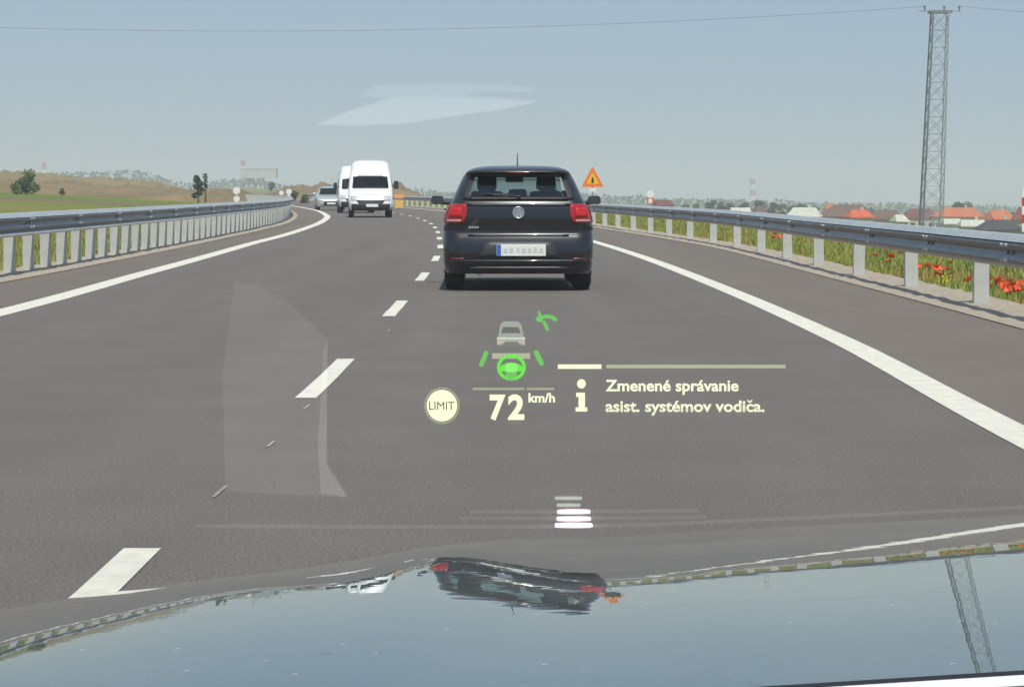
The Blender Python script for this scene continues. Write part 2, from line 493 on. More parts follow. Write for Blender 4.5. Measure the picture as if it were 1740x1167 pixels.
guardrail(OFF_LP, 22.3, 300, 1.333, -1, 0.83, 0.60, 'taller grey steel guardrail with closely set posts along the left shoulder', True)


# ------------------------------------------------------------------ vehicles: lofted from horizontal outlines
class Shape:
    """z levels -> (half width, near-end y, far-end y, corner radius, bow)"""
    def __init__(s, W, A, B, rc=0.25, bow=0.05, rcf=0.45):
        s.W, s.A, s.B, s.rc, s.bow, s.rcf = W, A, B, rc, bow, rcf
    def w(s, z): return lin(s.W, z)
    def near(s, x, z):
        w = s.w(z); rc = min(s.rc, w*.8); a = abs(x); e = w-rc
        y = lin(s.A, z)+s.bow*(min(a, e)/max(w, .01))**2
        if a > e: y += rc-math.sqrt(max(0, rc*rc-min(rc, a-e)**2))
        return y
    def ring(s, z, nr=26, ns=34, nf=20):
        w = s.w(z); rc = min(s.rc, w*.8); rf = min(s.rcf, w*.8); pts = []
        e = w-rc; A = lin(s.A, z); B = lin(s.B, z)
        half = []
        for i in range(nr//2+1): half.append((e*i/(nr//2), s.near(e*i/(nr//2), z)))
        y1 = s.near(e, z)
        for i in range(1, 9):
            t = math.pi/2*i/8; half.append((e+rc*math.sin(t), y1+rc*(1-math.cos(t))))
        ys = y1+rc; ye = B-rf
        for i in range(1, ns): half.append((w, ys+(ye-ys)*i/ns))
        for i in range(0, 9):
            t = math.pi/2*i/8; half.append((w-rf+rf*math.cos(t), ye+rf*math.sin(t)))
        ef = w-rf
        for i in range(1, nf//2+1): half.append((ef*(1-i/(nf//2)), B))
        return half
def lin(tab, z):
    if z <= tab[0][0]: return tab[0][1]
    for (a, b), (c, d) in zip(tab, tab[1:]):
        if z <= c: return b+(d-b)*(z-a)/(c-a)
    return tab[-1][1]

def body(sh, zs, m, parent, holes, name='body'):
    rings = []
    for z in zs:
        h = sh.ring(z); full = [(x, y, z) for x, y in h]+[(-x, y, z) for x, y in h[-2:0:-1]]
        rings.append(full)
    n = len(rings[0]); vs = [p for r in rings for p in r]; fs = []
    for j in range(len(zs)-1):
        for i in range(n):
            q = (j*n+i, j*n+(i+1) % n, (j+1)*n+(i+1) % n, (j+1)*n+i)
            c = sum((Vector(vs[k]) for k in q), Vector())/4
            if holes(c): continue
            fs.append(q)
    # roof cap
    top = len(vs); last = (len(zs)-1)*n
    ctr = sum((Vector(p) for p in rings[-1]), Vector())/n; vs.append((0, ctr.y, zs[-1]+.012))
    for i in range(n): fs.append((last+i, last+(i+1) % n, top))
    used = {k for q in fs for k in q}
    o = link_mesh(name, vs, fs, m, parent, True)
    sm = o.modifiers.new('thick', 'SOLIDIFY'); sm.thickness = 0.02; sm.offset = -1
    return o

def near_patch(sh, name, poly, m, parent, off=0.006, thick=0.02, nx=14, nz=8, smooth=True, arc=None):
    """panel on the end facing the camera; poly(z_t) gives x0,x1 for t in 0..1, z from z0..z1"""
    x0f, x1f, z0, z1 = poly
    vs = []; fs = []
    for lay, oo in ((0, off), (1, off-thick)):
        for j in range(nz+1):
            t = j/nz; z = z0+(z1-z0)*t
            a, b = x0f(t), x1f(t)
            for i in range(nx+1):
                x = a+(b-a)*i/nx
                zz = z+(arc(x) if arc else 0)
                w = sh.w(zz); sx = max(-w, min(w, x))
                vs.append((x, sh.near(sx, zz)-oo, zz))
    N = (nx+1)*(nz+1)
    for j in range(nz):
        for i in range(nx):
            k = j*(nx+1)+i; fs.append((k, k+1, k+nx+2, k+nx+1)); fs.append((N+k, N+k+nx+1, N+k+nx+2, N+k+1))
    edge = [i for i in range(nx+1)]+[j*(nx+1)+nx for j in range(1, nz+1)]+[nz*(nx+1)+i for i in range(nx-1, -1, -1)]+[j*(nx+1) for j in range(nz-1, 0, -1)]
    for a, b in zip(edge, edge[1:]+edge[:1]): fs.append((a, N+a, N+b, b))
    return link_mesh(name, vs, fs, m, parent, smooth)

def side_patch(sh, name, side, pts, m, parent, off=0.004):
    """flat-ish glass on the side: pts = [(y,z)...] polygon fan following the tumblehome"""
    vs = []; fs = []
    n = len(pts)//2
    # pts: bottom row then top row (same count)
    bot, top = pts[:n], pts[n:]
    rows = 6
    for j in range(rows+1):
        for i in range(n):
            y = bot[i][0]+(top[i][0]-bot[i][0])*j/rows; z = bot[i][1]+(top[i][1]-bot[i][1])*j/rows
            vs.append((side*(sh.w(z)+off), y, z))
    for j in range(rows):
        for i in range(n-1):
            k = j*n+i; fs.append((k, k+1, k+n+1, k+n))
    o = link_mesh(name, vs, fs, m, parent, True)
    sm = o.modifiers.new('thick', 'SOLIDIFY'); sm.thickness = 0.006
    return o

def wheel(parent, x, y, r, w, side, rim_m):
    wroot = MB()
    # tyre: rounded section lathe round the x axis
    prof = [(-w/2, r*.62), (-w/2-.004, r*.80), (-w/2+.012, r*.95), (-w/2+.04, r), (w/2-.04, r), (w/2-.012, r*.95), (w/2+.004, r*.80), (w/2, r*.62)]
    n = 28; vs = []; fs = []
    for i in range(n):
        t = 2*math.pi*i/n
        for (a, b) in prof: vs.append((a, b*math.cos(t), b*math.sin(t)))
    q = len(prof)
    for i in range(n):
        for j in range(q-1):
            fs.append((i*q+j, i*q+j+1, ((i+1) % n)*q+j+1, ((i+1) % n)*q+j))
    wroot.add(vs, fs)
    t = wroot.build('wheel', mat('tyre rubber', (.018, .018, .019), .85, noise_amt=.2, scale=20), parent, True)
    t.location = (x, y, r)
    rb = MB(); rb.tube((-.07, 0, 0), (w/2*.6, 0, 0), r*.62, n=24)
    for k in range(5):
        a = 2*math.pi*k/5
        rb.tube((w/2*.6, math.cos(a)*r*.1, math.sin(a)*r*.1), (w/2*.95, math.cos(a)*r*.58, math.sin(a)*r*.58), .035, .028, 6)
    rr = rb.build('rim', rim_m, t)
    if side < 0: rr.rotation_euler = (0, 0, math.pi)
    return t

def text_mesh(txt, size, extrude=0.0, bold=0.0, align='CENTER'):
    cu = bpy.data.curves.new('lettering', 'FONT'); cu.body = txt; cu.size = size; cu.extrude = extrude; cu.offset = bold
    cu.align_x = align; cu.resolution_u = 4
    o = bpy.data.objects.new('lettering', cu); COL.objects.link(o)
    dg = bpy.context.evaluated_depsgraph_get(); dg.update()
    me = bpy.data.meshes.new_from_object(o.evaluated_get(dg))
    vs = [v.co.copy() for v in me.vertices]; fs = [tuple(p.vertices) for p in me.polygons]
    bpy.data.objects.remove(o); bpy.data.curves.remove(cu); bpy.data.meshes.remove(me)
    return vs, fs

M_RUB = mat('black plastic', (.02, .02, .022), .55, noise_amt=.15, scale=30)
M_CHROME = mat('chrome', (.80, .82, .84), .38, metal=1.0)
M_DARKGLASS = glass_mat('tinted glass', (.80, .86, .86), 1.5, 1.2)
M_RED = mat('red lamp glass', (.36, .010, .014), .18, coat=.6, noise_amt=.25, scale=14)
M_PLATE = mat('number plate white', (.82, .83, .80), .45)
M_CLOTH = mat('dark seat cloth', (.03, .032, .036), .85, noise_amt=.3, scale=30)
M_RIM = mat('silver rim', (.45, .46, .48), .3, metal=.8)

# --- the dark hatchback ahead
def hatchback():
    root = empty('hatchback_car', (0.075, 27.0, 0), 0.012,
                 label='dark grey five-door hatchback driving just ahead in our lane', cat='car')
    paint = mat('dark grey car paint', (.013, .014, .020), .30, metal=.3, coat=.9, noise_amt=.35, scale=4, bump=.02, bscale=5)
    sh = Shape(
        W=[(.16, .80), (.24, .845), (.34, .862), (.52, .868), (.66, .868), (.78, .862), (.88, .842), (.96, .812), (1.02, .775), (1.10, .735), (1.20, .692), (1.30, .648), (1.35, .618), (1.385, .585), (1.41, .54), (1.43, .48), (1.443, .40), (1.452, .28)],
        A=[(.16, .14), (.20, .07), (.28, .03), (.40, .0), (.47, -.005), (.52, .005), (.60, .03), (.645, .05), (.67, .075), (.72, .07), (.86, .058), (.96, .075), (1.02, .10), (1.06, .13), (1.20, .235), (1.32, .325), (1.345, .335), (1.355, .20), (1.375, .19), (1.40, .23), (1.42, .30), (1.44, .42), (1.452, .70)],
        B=[(.16, 3.85), (.3, 3.97), (.6, 4.0), (.72, 3.95), (.82, 3.75), (.92, 3.3), (1.0, 2.95), (1.08, 2.75), (1.34, 2.05), (1.40, 1.85), (1.43, 1.65), (1.452, 1.45)],
        rc=.20, bow=.06)
    zs = [.20, .22, .25, .28, .32, .36, .40, .44, .48, .52, .56, .60, .63, .65, .67, .70, .74, .78, .82, .86, .90, .94, .98, 1.0, 1.03, 1.06, 1.09, 1.12, 1.16, 1.20, 1.24, 1.28, 1.31, 1.335, 1.35, 1.365, 1.38, 1.395, 1.41, 1.42, 1.43, 1.437, 1.443, 1.448, 1.452]
    def holes(c):
        if c.y < 1.0 and 1.075 < c.z < 1.335 and abs(c.x) < (.60-(c.z-1.07)*.30) and c.y < .5: return True
        if abs(c.x) > .5 and 1.03 < c.z < 1.335 and .75 < c.y < 2.55-(c.z-1.03)*1.5 and abs(c.y-1.62) > .05: return True
        if c.y > 1.9 and 1.03 < c.z < 1.33 and abs(c.x) < .57: return True
        for wy in (.70, 3.18):
            if abs(c.x) > .7 and (c.y-wy)**2+(c.z-.31)**2 < .345**2: return True
        return False
    b = body(sh, zs, paint, root, holes)
    # underside and inner wheel housings
    MB().box((0, 2.0, .265), (1.34, 3.5, .10)).build('underbody', M_RUB, root)
    # rear window, framed in black
    fr = lambda t: .655-.105*t
    win = near_patch(sh, 'rear_window', (lambda t: -(.60-.085*t), lambda t: (.60-.085*t), 1.072, 1.345), M_DARKGLASS, root, off=.008, thick=.004, nx=20)
    def frame_strip(name, a, b2, z0, z1, off=.012): return near_patch(sh, name, (a, b2, z0, z1), M_RUB, win, off=off, thick=.016)
    frame_strip('window_frame', lambda t: -(.645-.095*t), lambda t: -(.575-.085*t), 1.06, 1.345)
    frame_strip('window_frame', lambda t: (.575-.085*t), lambda t: (.645-.095*t), 1.06, 1.345)
    near_patch(sh, 'window_frame', (lambda t: -.60, lambda t: .60, 1.055, 1.085), M_RUB, win, off=.014, thick=.016, nz=2)
    # side glass
    for s in (-1, 1):
        side_patch(sh, 'side_window', s, [(.72, 1.03), (1.1, 1.03), (1.575, 1.03), (.86, 1.335), (1.2, 1.335), (1.575, 1.335)], M_DARKGLASS, root)
        side_patch(sh, 'side_window', s, [(1.66, 1.03), (2.1, 1.03), (2.55, 1.03), (1.66, 1.335), (1.85, 1.335), (2.10, 1.335)], M_DARKGLASS, root)
    # windscreen
    vs = []; fs = []
    for j in range(5):
        z = 1.03+.30*j/4
        for i in range(9):
            x = -.6+1.2*i/8; vs.append((x*(1-.1*j/4), lin(sh.B, z)+.004-.08*(x*x), z))
    for j in range(4):
        for i in range(8):
            k = j*9+i; fs.append((k, k+1, k+10, k+9))
    o = link_mesh('windscreen', vs, fs, M_DARKGLASS, root, True); o.modifiers.new('t', 'SOLIDIFY').thickness = .005
    # seats and driver visible through the glass
    for x in (-.36, .36):
        st = bevel(MB().box((x, 1.75, .85), (.46, .14, .60), taper=.85).build('seat', M_CLOTH, root), .04, 3)
        bevel(MB().box((x, 1.72, 1.25), (.25, .10, .17), taper=.9).build('headrest', M_CLOTH, st), .035, 3)
    rs = bevel(MB().box((0, .82, .80), (1.2, .14, .56), taper=.95).build('rear_seat', M_CLOTH, root), .04, 3)
    for x in (-.36, 0, .36):
        bevel(MB().box((x, .80, 1.12), (.23, .08, .11), taper=.9).build('headrest', M_CLOTH, rs), .03, 3)
    bevel(MB().box((0, 2.72, .93), (1.36, .30, .16)).build('dashboard', M_CLOTH, root), .04)
    bevel(MB().box((-.02, 2.12, 1.29), (.22, .02, .06)).build('interior_mirror', M_RUB, root), .015)
    # tail lamps wrap round the corners
    for s in (-1, 1):
        def xa(t, s=s): return s*(.60+.03*math.sin(t*math.pi)*-1+.035*(1-t)) if s > 0 else s*(.872-.02*t)
        def xb(t, s=s): return s*(.872-.02*t) if s > 0 else s*(.60-.03*math.sin(t*math.pi)+.035*(1-t))
        xo = lambda t: sh.w(.785+.225*t)-.004
        if s > 0: xs0, xs1 = (lambda t: .60-.02*math.sin(t*math.pi)+.03*(1-t)), xo
        else: xs0, xs1 = (lambda t: -xo(t)), (lambda t: -(.60-.02*math.sin(t*math.pi)+.03*(1-t)))
        lamp = near_patch(sh, 'tail_lamp', (xs0, xs1, .785, 1.005), M_RED, root, off=.018, thick=.05, nx=12, nz=10)
        m_in = mat('inner lamp red', (.50, .014, .012), .3, emit=.0)
        near_patch(sh, 'lamp_lens', (((lambda t: .655) if s > 0 else (lambda t: -.80)), ((lambda t: .80) if s > 0 else (lambda t: -.655)), .855, .965), m_in, lamp, off=.026, thick=.012, nx=6, nz=4)
        near_patch(sh, 'lamp_lens', (((lambda t: .66) if s > 0 else (lambda t: -.83)), ((lambda t: .83) if s > 0 else (lambda t: -.66)), .797, .822), mat('clear lamp strip', (.55, .30, .28), .3), lamp, off=.024, thick=.012, nx=6, nz=2)
        # side flank of the lamp
        side_patch(sh, 'tail_lamp', s, [(.23, .79), (.30, .81), (.36, .84), (.25, 1.0), (.31, .99), (.36, .97)], M_RED, root, off=.008)
        # low reflector and bumper corner
        near_patch(sh, 'reflector', ((lambda t: .62) if s > 0 else (lambda t: -.78), (lambda t: .78) if s > 0 else (lambda t: -.62), .355, .385), mat('dull reflector', (.14, .02, .02), .3), root, off=.012, thick=.012, nx=5, nz=1)
    # tailgate with pressed number-plate shelf, bumper skin, diffuser
    near_patch(sh, 'tailgate_lip', (lambda t: -.58+.0*t, lambda t: .58, .635, .655), mat('gloss black seam plastic', (.012, .012, .014), .4), root, off=.010, thick=.03, nx=14, nz=2)  # near-black strip along the lower tailgate seam
    near_patch(sh, 'crease', (lambda t: -.60, lambda t: .60, .985, 1.012), paint, root, off=.014, thick=.03, nx=16, nz=3)
    near_patch(sh, 'plate_recess', (lambda t: -.46+.07*t, lambda t: .46-.07*t, .385, .575), mat('matt recess plastic', (.035, .036, .04), .5), root, off=.006, thick=.02, nx=10, nz=4)
    near_patch(sh, 'bumper_strip', (lambda t: -.80, lambda t: .80, .335, .36), paint, root, off=.03, thick=.04, nx=18, nz=2)
    near_patch(sh, 'diffuser', (lambda t: -.66-.03*t, lambda t: .66+.03*t, .203, .30), M_RUB, root, off=.012, thick=.03, nx=14, nz=4)
    near_patch(sh, 'diffuser_trim', (lambda t: -.56, lambda t: .56, .262, .280), mat('grey trim', (.10, .10, .105), .35, metal=.4), root, off=.022, thick=.012, nx=12, nz=1)
    # number plate
    yb = sh.near(0, .475)-.03
    pl = bevel(MB().box((.03, yb, .475), (.565, .012, .135)).build('number_plate', M_PLATE, root), .004)
    MB().box((.03-.255, yb-.0085, .475), (.048, .004, .13)).build('blue_band', mat('plate blue', (.05, .14, .55), .5), pl)
    mb = MB()
    for i, w_ in enumerate((.04, .045, .03, .05, .045, .04, .045)):
        mb.box((-.15+i*.066+(.012 if i > 1 else 0), yb-.0075, .475+(i%3-1)*.004), (w_, .003, .05+.008*(i%2)))
    mb.build('plate_smudges', mat('faded plate characters', (.60, .62, .60), .6), pl)
    # round badge: ring with the two stacked letters
    bz = .905; yb2 = sh.near(0, bz)-.018
    vs = []; fs = []; n = 32
    for i in range(n):
        t = 2*math.pi*i/n
        for rr, yy in ((.066, 0), (.070, -.010), (.062, -.014), (.056, -.004)):
            vs.append((rr*math.cos(t), yy, rr*math.sin(t)))
    for i in range(n):
        for j in range(4): fs.append((i*4+j, i*4+(j+1) % 4, ((i+1) % n)*4+(j+1) % 4, ((i+1) % n)*4+j))
    bd = link_mesh('badge', vs, fs, M_CHROME, root, True); bd.location = (0.0, yb2, bz)
    MB().tube((0, .004, 0), (0, -.004, 0), .058, n=24).build('badge_disc', mat('badge ground', (.42, .45, .50), .35, metal=.6), bd)
    mb = MB()
    def stroke(a, b):
        a = Vector((a[0], -.009, a[1])); b = Vector((b[0], -.009, b[1])); mb.tube(a, b, .0055, n=6)
    stroke((-.020, .052), (0, .010)); stroke((.020, .052), (0, .010))
    stroke((-.047, .030), (-.020, -.048)); stroke((-.020, -.048), (0, .0)); stroke((0, .0), (.020, -.048)); stroke((.020, -.048), (.047, .030))
    mb.build('badge_letters', M_CHROME, bd)
    # model lettering too small to read, left under lamp
    y3 = sh.near(-.5, .72)-.012
    mb = MB()
    for i in range(4): mb.box((-.56+i*.03, y3, .735), (.022, .006, .022))
    mb.build('boot_lettering', M_CHROME, root)
    # wiper, spoiler lamp, aerial, exhaust
    wy = lambda x, z: sh.near(x, z)-.025
    mb = MB().tube((0, wy(0, 1.07), 1.07), (.02, wy(.02, 1.10), 1.095), .018); mb.tube((.0, wy(0, 1.09), 1.09), (-.30, wy(-.3, 1.105), 1.108), .009); mb.tube((-.05, wy(-.05, 1.11)+.008, 1.115), (-.40, wy(-.4, 1.115)+.008, 1.122), .006)
    mb.build('rear_wiper', M_RUB, root)
    MB().tube((0, .95, 1.46), (0, .88, 1.60), .007, .004).build('aerial', M_RUB, root)
    near_patch(sh, 'brake_light', (lambda t: -.14, lambda t: .14, 1.362, 1.372), M_RED, root, off=.012, thick=.01, nz=1)
    MB().tube((-.45, .10, .20), (-.45, .45, .20), .03, n=12).build('exhaust', M_RIM, root)
    # wing mirrors
    for s in (-1, 1):
        m_ = bevel(MB().box((s*.975, 2.28, 1.04), (.17, .12, .105), taper=.9).build('wing_mirror', paint if s < 0 else paint, root), .035, 3)
        MB().tube((s*.80, 2.36, 1.0), (s*.93, 2.32, 1.01), .025).build('mirror_arm', M_RUB, m_)
        MB().box((s*.975, 2.213, 1.04), (.14, .008, .08)).build('mirror_glass', mat('mirror face', (.06, .07, .08), .15, metal=.3), m_)
        for z in (.62,): MB().box((s*(.875), 2.05, .93), (.02, .16, .025)).build('door_handle', paint, root)
    for wy_ in (.70, 3.18):
        for s in (-1, 1): wheel(root, s*.745, wy_, .305, .215, s, M_RIM)
    return root
car = hatchback()
car.scale = (1.0, 1.0, 1.0)

# --- white high-roof vans and a small car coming the other way
def make_van(label, loc, rz, detail=True):
    root = empty('panel_van', loc, rz, label=label, cat='van', group='white panel vans in the oncoming lane')
    paint = mat('white van paint', (.82, .83, .82), .35, coat=.5)
    sh = Shape(
        W=[(.30, .88), (.45, .93), (.9, .96), (1.3, .96), (1.7, .92), (2.1, .86), (2.35, .80), (2.45, .72), (2.50, .58), (2.53, .40)],
        A=[(.30, .10), (.40, .02), (.60, .0), (.80, .06), (1.0, .20), (1.15, .45), (1.28, .72), (1.75, 1.22), (1.95, 1.42), (2.15, 1.52), (2.35, 1.62), (2.45, 1.75), (2.50, 2.0), (2.53, 2.3)],
        B=[(.30, 5.6), (.6, 5.65), (2.3, 5.6), (2.45, 5.5), (2.53, 5.2)], rc=.28, bow=.10, rcf=.12)
    zs = [.30, .36, .42, .5, .58, .66, .74, .82, .9, 1.0, 1.08, 1.15, 1.22, 1.28, 1.32, 1.4, 1.5, 1.6, 1.7, 1.76, 1.82, 1.95, 2.1, 2.25, 2.35, 2.42, 2.46, 2.5, 2.53]
    def holes(c):
        if c.y < 1.3 and 1.28 < c.z < 1.82 and abs(c.x) < .76 and c.y < 1.6: return True
        for wy in (.95, 4.4):
            if abs(c.x) > .7 and (c.y-wy)**2+(c.z-.35)**2 < .42**2: return True
        return False
    body(sh, zs, paint, root, holes)
    wsx = mat('dark cab interior', (.03, .04, .04), .6)
    near_patch(sh, 'windscreen', (lambda t: -.80+.05*t, lambda t: .80-.05*t, 1.29, 1.80), glass_mat('van glass', (.40, .45, .45), 1.5, 1.1), root, off=.008, thick=.006, nx=18)
    MB().box((0, 2.3, 1.5), (1.7, .05, 1.2)).build('bulkhead', wsx, root)
    MB().box((0, 1.15, 1.22), (1.6, .6, .08)).build('dashboard', wsx, root)
    for x in (-.5, .2, .6):
        bevel(MB().box((x, 1.95, 1.35), (.42, .14, .75), taper=.8).build('seat', M_CLOTH, root), .04)
    MB().box((.02, 1.0, 1.29), (.30, .25, .05)).build('paper_on_dash', mat('paper', (.7, .72, .66), .7), root)
    near_patch(sh, 'front_bumper', (lambda t: -.84, lambda t: .84, .30, .60), M_RUB, root, off=.03, thick=.05, nx=16, nz=5)
    near_patch(sh, 'grille', (lambda t: -.50-.12*t, lambda t: .50+.12*t, .60, .76), M_RUB, root, off=.02, thick=.04, nx=12, nz=4)
    for s in (-1, 1):
        x0, x1 = (.58, .86)
        near_patch(sh, 'headlight', ((lambda t: x0) if s > 0 else (lambda t: -x1), (lambda t: x1) if s > 0 else (lambda t: -x0), .74, .95), mat('headlight glass', (.7, .74, .76), .1, metal=.4), root, off=.012, thick=.03, nx=6, nz=5)
        m_ = bevel(MB().box((s*1.13, 1.05, 1.42), (.20, .12, .36), taper=.95).build('wing_mirror', M_RUB, root), .03)
        MB().tube((s*.90, 1.1, 1.38), (s*1.06, 1.07, 1.38), .03).build('mirror_arm', M_RUB, m_)
        side_patch(sh, 'cab_window', s, [(1.05, 1.30), (1.6, 1.28), (2.1, 1.28), (1.45, 1.78), (1.8, 1.80), (2.1, 1.80)], glass_mat('van glass', (.4, .45, .45)), root, off=.008)
        MB().tube((s*.60, sh.near(.6, 1.28)-.02, 1.30), (s*.10, sh.near(.1, 1.33)-.03, 1.33), .01).build('wiper', M_RUB, root)
    bevel(MB().box((.06, -.045, .53), (.52, .012, .13)).build('number_plate', M_PLATE, root), .003)
    near_patch(sh, 'bonnet_seam', (lambda t: -.62, lambda t: .62, .985, .992), M_RUB, root, off=.004, thick=.01, nz=1)
    for wy in (.95, 4.4):
        for s in (-1, 1): wheel(root, s*.83, wy, .345, .22, s, M_RIM)
    MB().box((0, 2.9, .36), (1.5, 4.6, .1)).build('underbody', M_RUB, root)
    return root

def gpt(px, py, z=0.0):
    Y = F*(EYE-z)/(py-HY); return (px-HX)*Y/F, Y
x, y = gpt(630, 370)
make_van('white high-roof van in front, coming towards us in the left lane', (x, y, 0), 0.075)
x, y = gpt(607, 362)
make_van('white van mostly hidden behind the nearer oncoming van', (x, y, 0), 0.10)

def small_car(label, loc, rz):
    root = empty('oncoming_car', loc, rz, label=label, cat='car')
    paint = mat('silver green car paint', (.50, .56, .54), .3, metal=.3, coat=.8)
    sh = Shape(W=[(.2, .82), (.35, .87), (.7, .88), (.9, .85), (1.0, .78), (1.36, .60), (1.42, .48), (1.46, .3)],
        A=[(.2, .08), (.35, 0), (.55, .0), (.68, .08), (.80, .35), (.90, .95), (.96, 1.15), (1.36, 1.85), (1.42, 2.1), (1.46, 2.3)],
        B=[(.2, 4.2), (.9, 4.2), (1.0, 4.0), (1.36, 3.6), (1.42, 3.4), (1.46, 3.1)], rc=.3, bow=.08)
    zs = [.2, .28, .35, .42, .5, .58, .65, .72, .78, .84, .9, .96, 1.0, 1.08, 1.16, 1.24, 1.32, 1.37, 1.42, 1.46]
    def holes(c):
        if c.y < 1.9 and .965 < c.z < 1.33 and abs(c.x) < .60: return True
        for wy in (.80, 3.4):
            if abs(c.x) > .7 and (c.y-wy)**2+(c.z-.31)**2 < .35**2: return True
        return False
    body(sh, zs, paint, root, holes)
    near_patch(sh, 'windscreen', (lambda t: -.70+.12*t, lambda t: .70-.12*t, .96, 1.34), glass_mat('dark car glass', (.2, .24, .25)), root, off=.008, thick=.005)
    near_patch(sh, 'grille', (lambda t: -.45, lambda t: .45, .28, .52), M_RUB, root, off=.012, thick=.02)
    for s in (-1, 1):
        near_patch(sh, 'headlight', ((lambda t: .50) if s > 0 else (lambda t: -.82), (lambda t: .82) if s > 0 else (lambda t: -.50), .56, .70), mat('headlight glass', (.7, .74, .76), .1), root, off=.012, thick=.03)
        bevel(MB().box((s*.98, 1.35, 1.0), (.2, .1, .14)).build('wing_mirror', paint, root), .03)
        for wy in (.8, 3.4): wheel(root, s*.76, wy, .31, .2, s, M_RIM)
    bevel(MB().box((0, -.02, .40), (.52, .01, .11)).build('number_plate', M_PLATE, root), .003)
    MB().box((0, 2.0, .25), (1.4, 3.4, .1)).build('underbody', M_RUB, root)
    MB().box((0, 2.3, .9), (1.3, .2, .7)).build('seat', M_CLOTH, root)
    return root
x, y = gpt(563, 357)
small_car('small pale silver car coming behind the two white vans', (x, y, 0), 0.12)

# ------------------------------------------------------------------ signs along the road
M_ORANGE = mat('fluorescent orange', (.90, .20, .03), .5)
M_YEL = mat('sign yellow', (.90, .52, .02), .5)
M_BLACKP = mat('sign black', (.02, .02, .02), .5)
M_WHITEP = mat('sign white', (.80, .81, .80), .5)
M_POLE = mat('grey pole', (.45, .46, .47), .45, metal=.6)
def at(px, Y): return (px-HX)*Y/F
def zat(py, Y): return EYE-(py-HY)*Y/F
def rtri(w, h, r=.05, n=5):
    P = [Vector((-w/2, 0)), Vector((w/2, 0)), Vector((0, h))]; out = []
    for i in range(3):
        a, b, c = P[i-1], P[i], P[(i+1) % 3]
        d1 = (a-b).normalized(); d2 = (c-b).normalized()
        for k in range(n+1):
            t = k/n; p = (b+d1*r)*(1-t)**2+b*2*t*(1-t)+(b+d2*r)*t*t
            out.append(p)
    return out
def plate(name, pts, y, th, m, parent, z0=0, x0=0):
    vs = [(x0+p[0], y, z0+p[1]) for p in pts]+[(x0+p[0], y+th, z0+p[1]) for p in pts]
    n = len(pts); fs = [tuple(range(n)), tuple(range(2*n-1, n-1, -1))]+[(i, n+i, n+(i+1) % n, (i+1) % n) for i in range(n)]
    return link_mesh(name, vs, fs, m, parent)
Ys = 100.0
xs = at(1007, Ys); zg = terrain_z(xs, Ys)
sg = empty('road_works_sign', (xs, Ys, zg), 0.0, label='orange triangular warning sign on a pole behind the right guardrail', cat='road sign')
zb = zat(318, Ys)-zg
plate('sign_plate', rtri(.95, .88, .10), 0, .02, M_ORANGE, sg, zb)
plate('sign_field', rtri(.56, .50, .05), -.006, .005, M_YEL, sg, zb+.13)
mb = MB(); mb.box((0, -.011, zb+.27), (.085, .006, .20)); mb.box((0, -.011, zb+.40), (.05, .006, .05)); mb.box((-.03, -.011, zb+.20), (.06, .006, .05))
mb.build('sign_symbol', M_BLACKP, sg)
MB().tube((0, .04, 0), (0, .04, zb+.8), .035).build('pole', M_POLE, sg)
MB().box((0, .0, zb-.12), (.30, .02, .16)).build('supplementary_plate', M_WHITEP, sg)

def round_sign(px, py, r, Y, label, lower=None, cat='road sign', body_m=None):
    x = at(px, Y); zg = terrain_z(x, Y); z = zat(py, Y)-zg
    s = empty('round_sign', (x, Y, zg), 0, label=label, cat=cat)
    MB().tube((0, 0, z), (0, .03, z), r, n=20).build('sign_plate', M_WHITEP, s)
    MB().tube((0, .05, 0), (0, .05, z+r*.8), .035).build('pole', M_POLE, s)
    if lower:
        dz, rr, m = lower
        MB().tube((0, -.002, z-dz), (0, .03, z-dz), rr, n=16).build('lower_plate', m, s)
    return s
round_sign(402, 324, .26, 165, 'round white road sign with a smaller disc below, behind the left guardrail', (.58, .22, M_WHITEP))
round_sign(491, 326, .24, 200, 'small round white road sign at the far end of the left guardrail', (.45, .2, M_WHITEP))
s = round_sign(478, 328, .20, 205, 'narrow white marker just left of the far round sign')
# red and white marker with white ball top, left of the red roofed building
Yr = 185; xr = at(1105, Yr); zg = terrain_z(xr, Yr)
s = empty('warning_marker', (xr, Yr, zg), 0, label='white round topped marker on an orange red body above the right guardrail', cat='road sign')
z = zat(330, Yr)-zg
MB().tube((0, 0, z), (0, .04, z), .30, n=18).build('sign_plate', M_WHITEP, s)
MB().box((0, .01, z-.55), (.52, .03, .5)).build('lower_plate', mat('orange red board', (.70, .12, .05), .5), s)
MB().box((0, -.01, z-.55), (.28, .012, .34)).build('white_panel', M_WHITEP, s)
MB().tube((0, .06, 0), (0, .06, z), .04).build('pole', M_POLE, s)
# marker at the right edge of the view
Yr = 60; xr = at(1741, Yr); zg = terrain_z(xr, Yr)
s = empty('warning_marker', (xr, Yr, zg), 0, label='red and white marker post cut by the right edge of the photo', cat='road sign')
z = zat(345, Yr)-zg
for i in range(5):
    MB().box((0, 0, z+.25-i*.22), (.14, .03, .216)).build('red_band' if i % 2 else 'white_band', mat('marker red', (.60, .06, .03), .5) if i % 2 else M_WHITEP, s)
MB().tube((0, .04, 0), (0, .04, z+.3), .03).build('pole', M_POLE, s)
